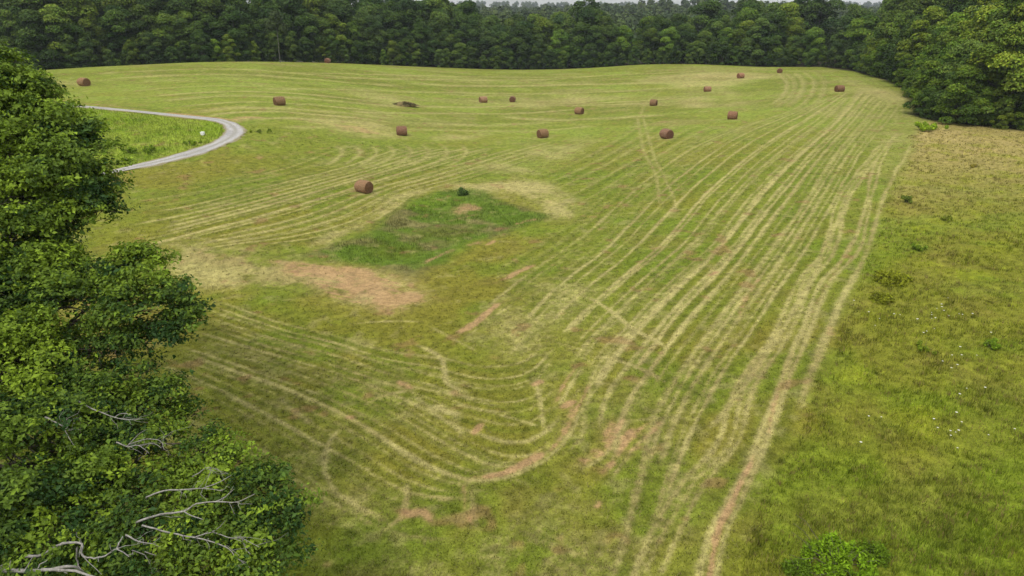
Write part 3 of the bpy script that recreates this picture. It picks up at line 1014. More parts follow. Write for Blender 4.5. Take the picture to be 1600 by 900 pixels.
TINT = {'dark green': (.62, .72, .74), 'mid green': (.92, .95, .9), 'yellow-green': (1.38, 1.28, .95), 'grey-green': (.90, .94, 1.25), 'bright green': (1.15, 1.25, .9)}
trees = []


def plant(x, y, h, style, tint, row, wfac=1.):
    z = float(height(x, y))
    px, py = to_px(np.array([x, y, z + h * .6]))
    if px < -70 or px > 1720:
        return
    root = empty('broadleaf_tree', (x, y, z - .1))
    tm, cm = protos[style][rng.integers(len(protos[style]))]
    t_ = link('trunk', tm, None, root)
    c_ = link('crown', cm, None, root)
    s = h / 19
    root.rotation_euler = (0, 0, rng.uniform(0, 6.28))
    root.scale = (s * wfac * rng.uniform(.92, 1.15), s * wfac * rng.uniform(.92, 1.15), s)
    tn = np.array(TINT[tint]) * rng.uniform(.78, 1.24) * (np.array([1.04, 1.06, .92]) if x > 62 and y < 185 else np.array([.95, 1.0, 1.02]))
    c_.color = (*tn, 1)
    trees.append(dict(o=root, px=float(px), py=float(py), tint=tint, row=row, h=h, y=y))


we = resample(np.array(wood_edge, float), .5)
tv = np.gradient(we, axis=0)
tv /= np.hypot(tv[:, 0], tv[:, 1])[:, None]
nv_ = np.c_[-tv[:, 1], tv[:, 0]]           # points into the wood (left of travel)
names = list(TINT)


def pick_tint(p):
    return names[rng.choice(5, p=p)]


for row, off, sp, hr, styles in ((0, 1.8, 3.7, (4.0, 8.5), ('edge',)), (1, 5.5, 5.6, (10, 15), ('edge', 'edge', 'round')),
                                 (2, 12.0, 7.2, (15, 19.5), ('round', 'tall')), (3, 21, 8.5, (17, 21.5), ('tall', 'round')), (4, 31, 10., (18, 22.5), ('tall', 'round'))):
    s = rng.uniform(0, 3)
    length = len(we) * .5
    while s < length:
        k = min(int(s / .5), len(we) - 1)
        p = we[k] + nv_[k] * (off + rng.normal(0, .12 * sp + .3))
        s += sp * rng.uniform(.75, 1.3)
        h = rng.uniform(*hr)
        px, _ = to_px(np.array([p[0], p[1], 10.]))
        right = p[1] < 200 and p[0] > 55
        if not right:
            if 735 < px < 870:
                h *= .86 if row > 1 else .95
            elif 960 < px < 1140:
                h *= .80 if row > 1 else .9
            elif 1190 < px < 1260:
                h *= .86
            elif px < 735:
                h *= 1.0 if row < 2 else 1.1
            if row == 4 and px > 735:
                continue
        else:
            h *= 1.08
            if row == 4 and p[0] > 150:
                continue
        # no tree of a back row may stand out on the field
        if inpoly(np.array([p[0]]), np.array([p[1]]), wood_edge + [(300, 90), (300, 500), (-300, 500), (-300, 152)])[0] == False:
            continue
        if right:
            tint = pick_tint([.14, .26, .28, .08, .24])
        else:
            tint = pick_tint([.42, .27, .12, .13, .06])
        plant(p[0], p[1], h, styles[rng.integers(len(styles))], tint, row)
# a few trees the photo shows plainly
plant(*at_depth(np.array(916.), np.array(60.), 240)[:2], 22.5, 'round', 'dark green', 3, 1.1)
plant(*at_depth(np.array(878.), np.array(70.), 240)[:2], 18.5, 'round', 'yellow-green', 2, 1.0)
plant(*at_depth(np.array(1165.), np.array(60.), 238)[:2], 20.5, 'round', 'mid green', 3, 1.1)
for q_, d_ in ((140., 205), (175., 207), (205., 209), (235., 211), (585., 240), (655., 246), (700., 250), (722., 248), (1105., 244), (1275., 226), (1245., 232)):
    plant(*at_depth(np.array(q_), np.array(60.), d_)[:2], 24.5 if q_ < 300 else 21.5, 'round', 'dark green', 4, 1.1)
plant(*at_depth(np.array(1060.), np.array(70.), 236)[:2], 16.0, 'round', 'mid green', 2, 1.1)

# labels that single the trees out
ZONES = [(-200, 95, 'at left end of far wood'), (95, 190, 'in far wood above farthest left bale'),
         (190, 290, 'in far wood above gravel road'), (290, 400, 'in far wood above road bend'),
         (400, 470, 'in far wood above road-bend bale'), (470, 550, 'in far wood behind crest bale'),
         (550, 640, 'in far wood above nearest bale'), (640, 720, 'in far wood above dark hay heap'),
         (720, 790, 'in far wood above hollow bale pair'), (790, 850, 'in far wood above mid-field bale'),
         (850, 905, 'in far wood left of tall dark tree'), (905, 960, 'in far wood beside tall dark tree'),
         (960, 1020, 'in far wood under blue ridge'), (1020, 1080, 'in far wood above wheel-track bale'),
         (1080, 1130, 'in far wood above pale straw bale'), (1130, 1190, 'in far wood behind tan patch'),
         (1190, 1250, 'in far wood behind last right bale'), (1250, 1310, 'in far wood at its right corner'),
         (1310, 1360, 'in right wood where it recedes'), (1360, 1410, 'in right wood along the field side'),
         (1410, 1460, 'at near corner of right wood'), (1460, 1520, 'in right wood above tan meadow'),
         (1520, 1580, 'in right wood near the frame edge'), (1580, 2400, 'in right wood at the frame edge')]
ROWN = ['low bushy', 'mid-height', 'tall', 'back-row', 'rearmost']
ORD = {2: ['left of two', 'right of two'], 3: ['leftmost of three', 'middle of three', 'rightmost of three'],
       4: ['first of four', 'second of four', 'third of four', 'last of four']}
NUMS = ['first', 'second', 'third', 'fourth', 'fifth', 'sixth', 'seventh', 'eighth', 'ninth', 'tenth', 'eleventh', 'twelfth']
buckets = {}
for t in trees:
    z_ = next(z[2] for z in ZONES if z[0] <= t['px'] < z[1])
    buckets.setdefault((ROWN[t['row']] + ' ' + t['tint'] + ' tree', z_), []).append(t)
for (a, z_), ts in buckets.items():
    ts.sort(key=lambda t: t['px'])
    for i, t in enumerate(ts):
        w = '' if len(ts) == 1 else (', ' + (ORD[len(ts)][i] if len(ts) in ORD else '%s of %s' % (NUMS[i], len(ts))))
        tag(t['o'], a + ' ' + z_ + w, 'tree', 'broadleaf trees of the wood round the field')

# ------------------------------------------------------------------ thin pale trunk at the far edge
p = dropl([(425, 98.5)])[0]
root = empty('slim_tree', (p[0] + .6, p[1] + 4.5, float(height(p[0] + .6, p[1] + 4.5))))
tb = Tubes()
tb.add(wander((0, 0, -.2), (.2, 0, 11), 9, .006), np.linspace(.10, .04, 9), 8, .03)
tb.add(wander((.12, 0, 8), (2., .4, 11), 5, .03), np.linspace(.07, .02, 5), 5)
tb.add(wander((.12, 0, 9), (-1.6, .3, 12), 5, .03), np.linspace(.07, .02, 5), 5)
link('trunk', tb.mesh('trunk'), M_PALEBARK, root)
m = 2600
d = sph(m)
lob = np.array([(0, 0, 9.5), (1.5, .3, 8.2), (-1.3, .2, 8.8), (.3, -.4, 11.)])[rng.integers(0, 4, m)]
v, f, cl_ = leaf_cards(lob + d * rng.uniform(.7, 1.5, (m, 1)), d + [0, 0, .5], rng.uniform(.2, .42, m), np.tile([.05, .075, .02], (m, 1)) * rng.lognormal(0, .25, (m, 1)))
c_ = link('crown', np_mesh('crown', v, f, cl_), M_LEAF, root)
c_.color = (1, 1, 1, 1)
tag(root, 'slim tree with a bare pale trunk standing at the crest before the wood', 'tree')

# ------------------------------------------------------------------ distant woods and hills
cv, cf, cc, nn = [], [], [], 0
unit = []
for _ in range(5):
    m = 150
    d = sph(m)
    d[:, 2] = np.abs(d[:, 2]) * 1.0 - .15
    lob = rng.normal(0, .38, (7, 3))
    p = lob[rng.integers(0, 7, m)] + d * .62
    unit.append((p, d))
for (ya, yb, nt_, hh0) in ((262, 420, 700, 15), (420, 620, 900, 15), (620, 1000, 900, 15), (1000, 1500, 900, 16), (1900, 2500, 600, 22)):
    yy = rng.uniform(ya, yb, nt_)
    xx = rng.uniform(-.80, .88, nt_) * yy
    zz = height(xx, yy)
    ppx, _ = to_px(np.stack([xx, yy, zz + 10], -1))
    vis = (ppx > 560) & (ppx < 1480)
    gap = (ppx > 1205) & (ppx < 1245) & (yy > 380) & (yy < 640)
    for x, y, z in zip(xx[vis & ~gap], yy[vis & ~gap], zz[vis & ~gap]):
        p, d = unit[rng.integers(5)]
        h = hh0 * rng.uniform(.75, 1.15)
        s = h * .45
        q = p * np.array([s * .62, s * .62, s * .8]) + np.array([x, y, z + h * .55])
        hue = rng.random()
        base = (np.array([.044, .074, .026]) * (1 - hue) + np.array([.085, .118, .032]) * hue)
        m = len(p)
        v, f, cl_ = leaf_cards(q, d + [0, 0, .4] + rng.normal(size=(m, 3)) * .3, rng.uniform(.8, 1.6, m) * (1 + y / 1400), base[None] * rng.lognormal(0, .2, (m, 1)), 1.3)
        cv.append(v)
        cf.append(f + nn)
        cc.append(cl_)
        nn += len(v)
dw = link('distant_wood', np_mesh('distant_wood', np.concatenate(cv), np.concatenate(cf), np.concatenate(cc)), M_LEAF)
dw.color = (1, 1, 1, 1)
tag(dw, 'far wooded ridges fading blue beyond the field', 'woodland', kind='stuff')

# ------------------------------------------------------------------ the big tree at the left
oak = empty('oak_tree', (-19.0, 19.0, float(height(-19., 19.))))
BASE = np.array(oak.location)
lobes = [  # px, py, depth, radius, fullness
    (-5, 118, 25, .95, 1), (-70, 140, 25.5, 1.8, 1), (20, 190, 25, 1.35, 1), (85, 205, 24.5, 1.05, 1), (108, 265, 24, 1.25, 1), (140, 305, 24, 1.05, 1), (60, 300, 23.5, 1.5, 1),
    (118, 345, 23.6, .85, .9), (-40, 260, 24, 2.1, 1), (45, 375, 23, 1.2, 1), (-20, 400, 22.8, 1.7, 1), (80, 395, 23, .6, .7),
    (215, 425, 22.6, .75, 1), (150, 440, 22.8, .75, .8), (262, 462, 22.4, .75, 1), (285, 508, 22.1, .66, 1), (205, 485, 21.8, .95, 1), (105, 480, 21.8, 1.1, 1), (20, 495, 21.5, 1.4, 1),
    (245, 525, 21.9, .7, .8), (165, 545, 21.2, .85, .8), (65, 570, 20.6, 1.3, 1), (-30, 590, 20.2, 1.6, 1), (250, 632, 20.8, .75, 1), (285, 655, 20.6, .5, .8), (195, 655, 20.2, .9, .85),
    (120, 650, 19.6, 1.2, .9), (20, 680, 19.2, 1.4, 1), (-60, 720, 19, 1.6, 1), (210, 725, 19.4, 1.0, .8), (130, 755, 18.8, 1.1, .9), (340, 735, 19, .75, .9), (300, 770, 18.8, .8, .75), (405, 772, 18.6, .72, .9), (452, 800, 18.3, .45, .8),
    (430, 835, 18, .62, .9), (375, 850, 17.8, .85, .8), (300, 830, 18.0, .95, .75), (225, 815, 18.0, 1.0, .8), (140, 810, 18.0, 1.0, .9), (50, 800, 18, 1.2, 1), (-30, 840, 17.6, 1.4, 1),
    (90, 885, 17.2, 1.0, .7), (195, 890, 17.2, .9, .75), (310, 905, 17.0, 1.0, .9), (410, 895, 17.2, .8, .9), (0, 940, 16.8, 1.3, .9), (110, 960, 16.5, 1.2, .9), (240, 975, 16.3, 1.1, .9), (370, 975, 16.4, 1.0, .9),
    (35, 235, 24.6, 1.2, 1), (95, 330, 23.9, 1.1, 1), (0, 330, 24.2, 1.5, 1), (120, 235, 24.5, .8, 1), (55, 160, 25, .8, 1), (150, 330, 23.8, .7, 1), (130, 210, 24.6, .45, .9), (10, 560, 21.2, 1.2, 1), (110, 600, 20.6, 1.0, .9), (150, 700, 19.4, .9, .8), (60, 425, 22.4, 1.0, 1), (95, 440, 22.3, .9, .9), (15, 445, 22, 1.2, 1), (205, 590, 21, .6, .7), (330, 700, 19.6, .45, .7),
    (-190, 120, 27, 2.6, .7), (-230, 300, 26, 3., .7), (-220, 500, 24, 3., .7), (-200, 700, 21, 2.6, .7), (-180, 880, 19, 2.4, .7), (-60, 200, 28, 2.4, .6)]
lc_ = at_depth(np.array([l[0] for l in lobes], float), np.array([l[1] for l in lobes], float), np.array([l[2] for l in lobes], float))
tb = Tubes()
trunk_pts = np.array([BASE + (0, 0, -.4), BASE + (0, 0, .5), BASE + (.1, .2, 3.), BASE + (-.1, .8, 6.), BASE + (.1, 1.8, 9.5), BASE + (.3, 2.8, 12.5), BASE + (.1, 3.4, 15.2)])
tb.add(resample_ if False else trunk_pts, [.75, .62, .52, .45, .34, .22, .08], 12, .05)
cv, cf, cc, nn = [], [], [], 0
for (px, py, t, r_, full), c in zip(lobes, lc_):
    hd = np.hypot(c[0] - BASE[0], c[1] - BASE[1])
    h0 = np.clip(c[2] - BASE[2] - hd * .35, 2.2, 14.5)
    a = np.array([np.interp(h0, trunk_pts[:, 2] - BASE[2], trunk_pts[:, q]) for q in range(3)])
    limb = wander(a, c, 8, .03, .04)
    tb.add(limb, np.linspace(.05 + .010 * hd, .02, 8), 6, .04)
    for _ in range(int(5 + 4 * r_)):
        e = c + sph(1)[0] * r_ * np.array([1.1, 1.1, .6])
        tb.add(wander(limb[rng.integers(4, 8)], e, 5, .05), np.linspace(.03, .008, 5), 4)
    nsub = int((5.5 if py < 460 else 4.0) + (4.6 if py < 460 else 3.8) * r_ ** 1.5)
    lhue = rng.normal(0, .20) - (.22 if px > 190 and 400 < py < 570 else 0)
    sd = sph(nsub)
    sd[:, 2] = np.where(sd[:, 2] < -.4, -sd[:, 2], sd[:, 2])
    sc_ = c + sd * (r_ * rng.uniform(.45, .95, nsub))[:, None] * np.array([1.08, 1.08, .92])
    srad = r_ * rng.uniform(.24, .46, nsub) + .10
    shue = np.clip(rng.normal(.36, .26, nsub) + lhue, 0, 1)
    # loose shoots that break the outline
    nsh = int(7 + 8 * r_)
    sd2 = sph(nsh)
    sd2[:, 2] = np.abs(sd2[:, 2]) * .8 - .1
    sh_ = c + sd2 * (r_ * rng.uniform(1.0, 1.5, nsh))[:, None] * np.array([1.1, 1.1, .9])
    for q in range(nsh):
        tb.add(wander(c + sd2[q] * r_ * .5, sh_[q], 4, .05), np.linspace(.018, .005, 4), 4)
    sc_, srad, shue, sd = np.concatenate([sc_, sh_]), np.r_[srad, rng.uniform(.10, .17, nsh)], np.r_[shue, np.clip(rng.normal(.5, .25, nsh) + lhue, 0, 1)], np.concatenate([sd, sd2])
    for q in range(len(sc_)):
        ns_ = max(2, int(62 * srad[q] ** 2 * full * (19 / t) ** .5 * 1.6))
        d = sph(ns_)
        d[:, 2] = np.where(d[:, 2] < -.25, -d[:, 2] * .8, d[:, 2])
        pos = sc_[q] + d * (srad[q] * rng.uniform(.55, 1.2, ns_))[:, None] * np.array([1.08, 1.08, .88])
        lm = 18
        out_ = np.repeat(d + sd[q] * .5, lm, 0)
        cen = np.repeat(pos, lm, 0) + rng.normal(size=(ns_ * lm, 3)) * np.array([.14, .14, .06]) + out_ * rng.uniform(0, .16, (ns_ * lm, 1))
        nv = out_ * .55 + np.array([0, 0, .5]) + rng.normal(size=(ns_ * lm, 3)) * .5
        hue = np.clip(shue[q] + rng.normal(0, .16, ns_), 0, 1)
        base = np.array([.026, .064, .013]) * (1 - hue)[:, None] + np.array([.205, .300, .022]) * hue[:, None]
        col = np.repeat(base, lm, 0) * rng.lognormal(0, .2, (ns_ * lm, 1))
        v, f, cl_ = leaf_cards(cen, nv, np.clip(rng.lognormal(-2.72, .32, ns_ * lm), .03, .13) * (t / 19) ** .5, col, 1.75)
        cv.append(v)
        cf.append(f + nn)
        cc.append(cl_)
        nn += len(v)
crown_v = np.concatenate(cv) - BASE
tv_ = np.concatenate(tb.v) - BASE
link('trunk', np_mesh('trunk', tv_, np.concatenate(tb.f), None, True), M_BARK, oak)
link('crown', np_mesh('crown', crown_v, np.concatenate(cf), np.concatenate(cc)), M_OAK, oak)
tag(oak, 'big spreading leafy tree at the left with dead grey branches', 'tree')
dead = [
    (16.8, .055, [[(213, 816), (250, 804), (287, 799), (307, 787), (337, 784), (371, 784), (398, 772)], [(287, 799), (300, 806), (318, 812)], [(337, 784), (352, 776), (366, 764)]]),
    (16.5, .045, [[(223, 821), (267, 833), (304, 840), (337, 848), (358, 858), (368, 870), (391, 887)], [(304, 840), (331, 832), (358, 840), (378, 841), (405, 855)], [(331, 832), (345, 822), (352, 812)], [(368, 870), (362, 884)], [(378, 841), (384, 858), (392, 866)]]),
    (17.2, .045, [[(229, 777), (256, 767), (290, 765), (317, 763), (348, 767)], [(317, 763), (341, 754), (361, 743)], [(300, 745), (312, 738), (324, 730), (338, 734)]]),
    (18.0, .035, [[(182, 691), (199, 698), (216, 696), (233, 708)], [(199, 697), (216, 679), (229, 671)], [(202, 694), (229, 686), (250, 689), (256, 701)], [(216, 696), (240, 693), (252, 700)]]),
    (18.7, .04, [[(118, 625), (145, 639), (179, 652), (202, 656), (223, 654)], [(179, 652), (190, 646), (205, 648)]]),
    (18.2, .05, [[(71, 652), (91, 662), (108, 673)], [(98, 666), (108, 684), (118, 700)]]),
    (15.9, .11, [[(-40, 900), (0, 893), (50, 892), (84, 890), (128, 895), (160, 908)], [(84, 890), (110, 884), (130, 893)]]),
    (16.2, .075, [[(40, 870), (67, 867), (88, 853), (108, 848), (128, 850), (128, 867), (142, 872), (165, 868), (182, 858), (202, 870)], [(120, 856), (121, 878), (132, 897)], [(182, 858), (186, 848), (192, 838)]]),
    (16.3, .045, [[(197, 836), (216, 846), (243, 850)], [(206, 860), (226, 867), (236, 887), (238, 900)], [(226, 862), (244, 868)]]),
    (20.8, .03, [[(150, 598), (175, 596), (195, 598)], [(120, 590), (150, 598)]]),
    (22.3, .05, [[(8, 410), (14, 395), (16, 380)], [(8, 410), (18, 430), (26, 444)]])]
for t, r_, lines in dead:
    r_ *= .5 if r_ < .1 else .6
    t += .25
    tb = Tubes()
    for li, pl in enumerate(lines):
        a = np.array(pl, float)
        dep = t + rng.normal(0, .12, len(a)) * (li > 0) + .35 * np.linspace(0, -1, len(a)) * (li == 0)
        if li:
            dep[0] = t - .15
        w = at_depth(a[:, 0], a[:, 1], dep)
        if li == 0:   # runs back to the trunk through the crown
            back = np.array([np.interp(np.clip(w[0, 2] - .6, 2, 12), trunk_pts[:, 2], trunk_pts[:, q]) for q in range(3)])
            mid_ = at_depth(a[0, 0] - 6, a[0, 1] + 4, t + 1.6)
            w = np.concatenate([wander(back, mid_, 4, .02)[:-1], [mid_], w])
        ws = param_spline(w, 4)
        nb_ = 16 if li == 0 else 0
        ws = ws + rng.normal(size=ws.shape) * r_ * .14
        rr = np.interp(np.arange(len(ws)), [0, nb_, len(ws) - 1], [r_ * 1.1, r_ * (1. if li == 0 else .62), r_ * .28])
        tb.add(ws, rr, 7, .07)
        if len(a) > 3 or li == 0:       # side twigs
            for _ in range(8):
                k = rng.integers(max(len(ws) // 2, nb_ + 2), len(ws) - 1)
                tb.add(wander(ws[k], ws[k] + np.array([rng.normal(.25, .2), rng.normal(0, .25), rng.normal(.08, .18)]), 4, .08), np.linspace(r_ * .3, r_ * .12, 4), 4)
    link('dead_branch', np_mesh('dead_branch', np.concatenate(tb.v) - BASE, np.concatenate(tb.f), None, True), M_DEAD, oak)


# ------------------------------------------------------------------ bushes, weeds, flowers, box
def bush(name, px, py, w, h, col, label, cat, n=900, leaf=(.08, .18), blade=False, stems=8):
    p = dropl([(px, py)])[0]
    root = empty(name, tuple(p))
    tb = Tubes()
    for _ in range(stems):
        e = np.array([rng.normal(0, w * .25), rng.normal(0, w * .25), h * rng.uniform(.6, .95)])
        tb.add(wander((rng.normal(0, w * .05), rng.normal(0, w * .05), -.05), e, 5, .04), np.linspace(.022, .006, 5) * (h ** .5), 5)
    link('stems', tb.mesh('stems'), M_BARK, root)
    if blade:
        k = 26
        ns_ = n // k
        a, rr = rng.uniform(0, 6.28, ns_), np.sqrt(rng.random(ns_)) * w / 2
        rr *= (.65 + .5 * vnoise(np.cos(a) * 2 + 9, np.sin(a) * 2 + px, .9))
        hh_ = h * (1 - .45 * (rr / (w / 2)) ** 2) * rng.uniform(.35, 1.15, ns_)
        u = np.tile(np.linspace(.15, 1, k), ns_)
        cen = np.c_[np.repeat(rr * np.cos(a), k), np.repeat(rr * np.sin(a), k), np.repeat(hh_, k) * u] + rng.normal(size=(ns_ * k, 3)) * [.05, .05, .02]
        an = rng.uniform(0, 6.28, ns_ * k)
        nv = np.c_[np.cos(an) * .7, np.sin(an) * .7, np.full(ns_ * k, .6)]
        cen[:, :2] += nv[:, :2] * .06
        cl0 = np.array(col) * np.repeat(rng.lognormal(0, .22, ns_), k)[:, None] * rng.lognormal(0, .15, (ns_ * k, 1))
        v, f, cl_ = leaf_cards(cen, nv, rng.uniform(*leaf, ns_ * k), cl0, 2.2)
    else:
        nl_ = 9
        lob = np.c_[rng.normal(0, w * .24, nl_), rng.normal(0, w * .24, nl_), h * rng.uniform(.25, .78, nl_)]
        d = sph(n)
        pz = lob[rng.integers(0, nl_, n)] + d * (np.minimum(w, h) * .26 * rng.uniform(.6, 1.1, n))[:, None]
        pz[:, 2] = np.abs(pz[:, 2])
        v, f, cl_ = leaf_cards(pz, d + [0, 0, .5] + rng.normal(size=(n, 3)) * .3, rng.uniform(*leaf, n), np.array(col) * rng.lognormal(0, .25, (n, 1)), 1.5)
    link('leaves', np_mesh('leaves', v, f, cl_), M_WEED, root)
    return tag(root, label, cat)


bush('cedar_sapling', 726, 306, .95, 1.25, (0.085, 0.145, 0.030), 'small dark green sapling at the head of the weedy hollow', 'sapling', 1000, (.06, .13))
bush('weed_clump', 1310, 882, 2.5, .75, (0.200, 0.330, 0.014), 'big bright green weed clump at the bottom right of the meadow', 'weeds', 3600, (.04, .08), True, 24)
bush('weed_clump', 1365, 872, 1.1, .62, (0.136, 0.221, 0.013), 'smaller bright weed clump just right of the big bottom weed clump', 'weeds', 2200, (.035, .06), True, 10)
bush('weed_clump', 1248, 895, 1.0, .5, (0.119, 0.196, 0.013), 'low green weed tuft just left of the big bottom weed clump', 'weeds', 1800, (.035, .06), True, 10)
bush('weed_clump', 1392, 440, 2.6, .7, (0.255, 0.281, 0.018), 'yellow-green weed clump at the left edge of the meadow halfway up', 'weeds', 3600, (.06, .12), True, 16)
bush('weed_clump', 1378, 470, 1.6, .5, (0.238, 0.264, 0.018), 'lower yellowish weed tuft below the yellow-green meadow clump', 'weeds', 1800, (.06, .11), True, 10)
bush('weed_clump', 1417, 318, .7, .75, (0.139, 0.193, 0.022), 'small dark upright weed alone in the upper meadow', 'weeds', 500, (.07, .14))
bush('weed_clump', 1478, 345, 1.3, .5, (0.207, 0.251, 0.024), 'dull green low weed in the upper meadow right of the dark weed', 'weeds', 600, (.07, .14))
bush('weed_clump', 1437, 392, 1.1, .55, (0.172, 0.257, 0.019), 'dark green weed between the dark upright weed and yellow-green clump', 'weeds', 700, (.07, .13))
bush('weed_clump', 1520, 262, 1.4, .5, (0.294, 0.257, 0.040), 'brownish low weed patch in the tan top of the meadow', 'weeds', 500, (.08, .15))
bush('weed_clump', 1548, 545, 1.3, .5, (0.172, 0.274, 0.015), 'dark green weed near the right edge at mid-meadow', 'weeds', 1200, (.05, .1))
bush('weed_clump', 1445, 548, 1.0, .4, (0.189, 0.257, 0.019), 'dark green low weed beside the white flowers', 'weeds', 800, (.05, .1))
bush('weed_clump', 405, 207, 3.2, .38, (0.207, 0.274, 0.024), 'dark low weed clump just outside the gravel road bend', 'weeds', 700, (.1, .2))
bush('weed_clump', 235, 238, 1.6, .8, (0.189, 0.289, 0.019), 'right of two dark weed clumps inside the road bend', 'weeds', 500, (.1, .2))
bush('weed_clump', 203, 239, 1.3, .8, (0.189, 0.289, 0.019), 'left of two dark weed clumps inside the road bend', 'weeds', 450, (.1, .2))
bush('weed_clump', 296, 226, 2.2, .6, (0.242, 0.354, 0.021), 'green weed strip on the inner shoulder of the road bend', 'weeds', 600, (.1, .2))
bush('weed_clump', 1440, 205, 3.0, 1.3, (0.294, 0.417, 0.024), 'bright green shrub at the foot of the right wood corner', 'shrub', 2200, (.1, .22))
bush('weed_clump', 1458, 203, 2.2, 1.0, (0.242, 0.354, 0.022), 'low green shrub right of the bright corner shrub', 'shrub', 1500, (.1, .22))

# dark heap of old hay
p = dropl([(631, 165)])[0]
root = empty('hay_heap', tuple(p))
nr, na = 10, 36
v, f = [], []
for i in range(nr):
    s = i / (nr - 1)
    for j in range(na):
        a = j / na * 6.2832
        rr = s * (1 + .2 * math.sin(a * 3 + 1) + rng.normal(0, .05))
        v.append((rr * 2.6 * math.cos(a), rr * 1.5 * math.sin(a), .62 * (1 - s ** 2) * (1 + .35 * math.sin(a * 2)) + rng.normal(0, .03) - .05 * s))
for i in range(nr - 1):
    for j in range(na):
        f.append((i * na + j, (i + 1) * na + j, (i + 1) * na + (j + 1) % na, i * na + (j + 1) % na))
link('mound', np_mesh('mound', np.array(v), np.array(f), None, True), mat_noise('old_hay', (.085, .068, .026), (.20, .155, .065), 5, .95, .8), root)
m = 900
a, rr = rng.uniform(0, 6.28, m), np.sqrt(rng.random(m))
cen = np.c_[rr * 2.6 * np.cos(a), rr * 1.5 * np.sin(a), .6 * (1 - rr ** 2) + .05]
v, f, cl_ = leaf_cards(cen, rng.normal(size=(m, 3)) + [0, 0, .6], rng.uniform(.06, .14, m), np.array([.09, .08, .03]) * rng.lognormal(0, .35, (m, 1)), 3.)
link('stalks', np_mesh('stalks', v, f, cl_), M_WEED, root)['kind'] = 'stuff'
tag(root, 'low dark heap of old hay on the tan patch of the far field', 'hay heap')

# small white box inside the road bend
p = dropl([(317, 211)])[0]
root = empty('white_box', tuple(p))
import bmesh
bm = bmesh.new()
bmesh.ops.create_cube(bm, size=1)
for vv in bm.verts:
    vv.co.x *= .46
    vv.co.y *= .4
    vv.co.z = (vv.co.z + .5) * .40 - .04
bmesh.ops.bevel(bm, geom=bm.edges[:], offset=.04, segments=2, affect='EDGES')
me = bpy.data.meshes.new('body')
bm.to_mesh(me)
bm.free()
link('body', me, M_WHITE, root)
bm = bmesh.new()
bmesh.ops.create_cube(bm, size=1)
for vv in bm.verts:
    vv.co.x *= .52
    vv.co.y *= .46
    vv.co.z = vv.co.z * .06 + .38
bmesh.ops.bevel(bm, geom=bm.edges[:], offset=.025, segments=2, affect='EDGES')
me = bpy.data.meshes.new('lid')
bm.to_mesh(me)
bm.free()
link('lid', me, M_WHITE, root)
tag(root, 'small white box with a lid in the grass inside the road bend', 'box')


# white wildflowers
def flower_proto():
    root = empty('wildflower', (0, 0, 0))
    tb = Tubes()
    e = np.array([.05, .02, .42])
    tb.add(wander((0, 0, -.02), e, 5, .03), np.linspace(.007, .004, 5), 4)
    link('stem', tb.mesh('stem'), M_BARK, root)
    ring = np.arange(10) / 10 * 6.2832
    v = [e + (0, 0, .0)] + [e + (.035 * math.cos(a), .035 * math.sin(a), .02 + .006 * math.sin(a * 3)) for a in ring] + \
        [e + (.062 * math.cos(a + .3), .062 * math.sin(a + .3), .012 + .012 * math.sin(a * 5)) for a in ring]
    f = [(0, 1 + k, 1 + (k + 1) % 10, 1 + (k + 1) % 10) for k in range(10)]
    f = [(1 + k, 11 + k, 11 + (k + 1) % 10, 1 + (k + 1) % 10) for k in range(10)]
    v = v[1:] + [e + (.012 * math.cos(a), .012 * math.sin(a), .032) for a in ring]
    f = [tuple(q - 1 for q in t) for t in f] + [(20 + k, k, (k + 1) % 10, 20 + (k + 1) % 10) for k in range(10)]
    link('flower_head', np_mesh('flower_head', v, f), M_FLOWER, root)
    return root


fl = None
spots = [(1440 + rng.normal(0, 14), 520 + rng.normal(0, 12)) for _ in range(6)] + [(1470 + rng.normal(0, 26), 500 + rng.normal(0, 10)) for _ in range(9)] + \
        [(1395 + rng.normal(0, 18), 500 + rng.normal(0, 6)) for _ in range(5)] + [(1475 + rng.normal(0, 18), 675 + rng.normal(0, 12)) for _ in range(8)] + \
        [(rng.uniform(1330, 1590), rng.uniform(470, 760)) for _ in range(16)] + [(1480 + rng.normal(0, 30), 570 + rng.normal(0, 10)) for _ in range(6)]
for q in spots:
    p = dropl([q])[0]
    o = flower_proto() if fl is None else copy_tree(fl)
    fl = fl or o
    o.location = tuple(p)
    o.rotation_euler = (0, 0, rng.uniform(0, 6.28))
    s = rng.uniform(.5, .95)
    o.scale = (s, s, s)
    tag(o, 'white-headed wildflower standing in the uncut meadow grass', 'wildflower', 'white wildflowers in the meadow')

# ------------------------------------------------------------------ haze
HAZE = 0.00012
if HAZE:
    bm = bmesh.new()
    bmesh.ops.create_cube(bm, size=1)
    for vv in bm.verts:
        vv.co.x *= 7600
        vv.co.y = -120 + (vv.co.y + .5) * 3600
        vv.co.z = -14 + (vv.co.z + .5) * 84
    me = bpy.data.meshes.new('haze')
    bm.to_mesh(me)
    bm.free()
    m, N, K = new_mat('haze')
    out = N.new('ShaderNodeOutputMaterial')
    pv = N.new('ShaderNodeVolumePrincipled')
    pv.inputs['Color'].default_value = (.82, .90, 1., 1)
    pv.inputs['Density'].default_value = HAZE
    K.new(pv.outputs['Volume'], out.inputs['Volume'])
    h = link('haze', me, m)
    tag(h, 'thin blue haze over the far woods', 'haze', kind='stuff')

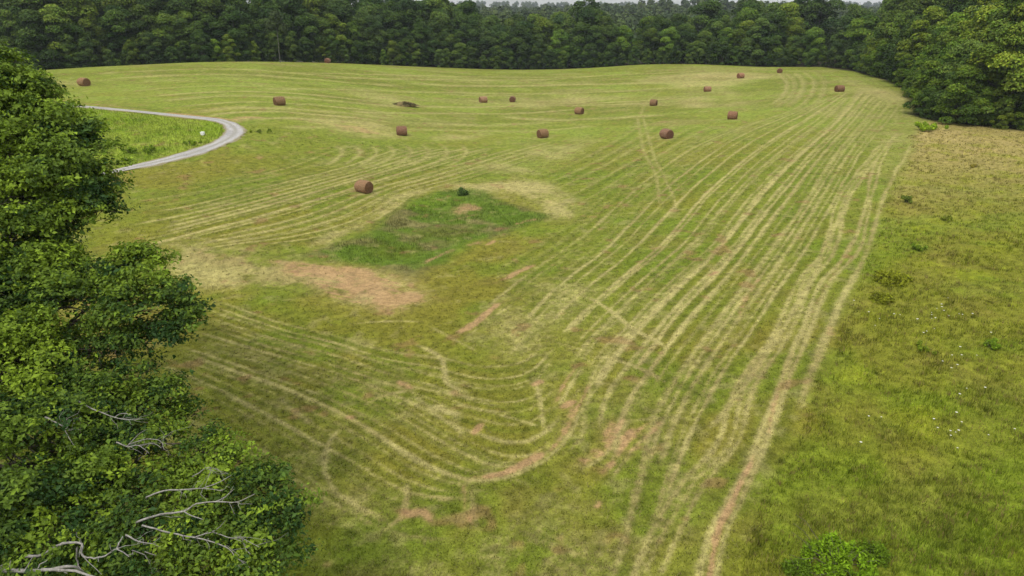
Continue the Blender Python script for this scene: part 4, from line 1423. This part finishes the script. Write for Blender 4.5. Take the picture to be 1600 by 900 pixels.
# ------------------------------------------------------------------ light
SUN_EL, SUN_AZ = R(58), R(-150)     # high, behind the camera's left
w = bpy.data.worlds.new('World')
bpy.context.scene.world = w
w.use_nodes = True
N, K = w.node_tree.nodes, w.node_tree.links
bg = N['Background']
sky = N.new('ShaderNodeTexSky')
sky.sky_type = 'NISHITA'
sky.sun_disc = False
sky.sun_elevation = SUN_EL
sky.sun_rotation = SUN_AZ
sky.air_density = 1.2
sky.dust_density = 2.
tc = N.new('ShaderNodeTexCoord')
mp = N.new('ShaderNodeMapping')
mp.inputs['Scale'].default_value = (1.3, 1.3, 9.)
K.new(tc.outputs['Generated'], mp.inputs['Vector'])
nz = N.new('ShaderNodeTexNoise')
nz.inputs['Scale'].default_value = 2.6
nz.inputs['Detail'].default_value = 7
nz.inputs['Roughness'].default_value = .6
K.new(mp.outputs['Vector'], nz.inputs['Vector'])
rp = N.new('ShaderNodeValToRGB')
rp.color_ramp.elements[0].position = .36
rp.color_ramp.elements[0].color = (.35, .35, .35, 1)
rp.color_ramp.elements[1].position = .60
rp.color_ramp.elements[1].color = (1, 1, 1, 1)
K.new(nz.outputs['Fac'], rp.inputs['Fac'])
# overcast: three times as bright overhead as at the horizon
sx = N.new('ShaderNodeSeparateXYZ')
K.new(tc.outputs['Generated'], sx.inputs['Vector'])
gr = N.new('ShaderNodeMapRange')
gr.inputs['From Min'].default_value = 0
gr.inputs['From Max'].default_value = 1
gr.inputs['To Min'].default_value = .40
gr.inputs['To Max'].default_value = 1.2
K.new(sx.outputs['Z'], gr.inputs['Value'])
cl3 = N.new('ShaderNodeVectorMath')
cl3.operation = 'SCALE'
cl3.inputs[0].default_value = (8.6, 8.5, 8.2)      # cloud
K.new(gr.outputs['Result'], cl3.inputs['Scale'])
mx = N.new('ShaderNodeMix')
mx.data_type = 'RGBA'
K.new(rp.outputs['Color'], mx.inputs['Factor'])
K.new(sky.outputs['Color'], mx.inputs['A'])
K.new(cl3.outputs['Vector'], mx.inputs['B'])
K.new(mx.outputs['Result'], bg.inputs['Color'])
bg.inputs['Strength'].default_value = .12

sl = bpy.data.lights.new('sun', 'SUN')
sl.energy = 1.5
sl.angle = R(10)
sl.color = (1., .95, .86)
so = bpy.data.objects.new('sun', sl)
C.objects.link(so)
so.rotation_euler = (math.pi / 2 - SUN_EL, 0, R(-30))   # shines from behind-left, downwards
so.location = (0, 0, 60)

# ------------------------------------------------------------------ camera and view
cd = bpy.data.cameras.new('camera')
cd.sensor_width = 36
cd.lens = 36 * FPX / 1600
cd.clip_end = 9000
cam = bpy.data.objects.new('camera', cd)
C.objects.link(cam)
cam.location = (0, 0, CAM_H)
cam.rotation_euler = (math.pi / 2 - PITCH, 0, 0)
S = bpy.context.scene
S.camera = cam
S.view_settings.view_transform = 'Standard'
S.view_settings.look = 'None'
S.view_settings.gamma = 1
S.view_settings.use_curve_mapping = False
S.view_settings.exposure = .6
S.cycles.use_denoising = True
S.cycles.max_bounces = 6
S.cycles.transparent_max_bounces = 4
S.cycles.volume_bounces = 0
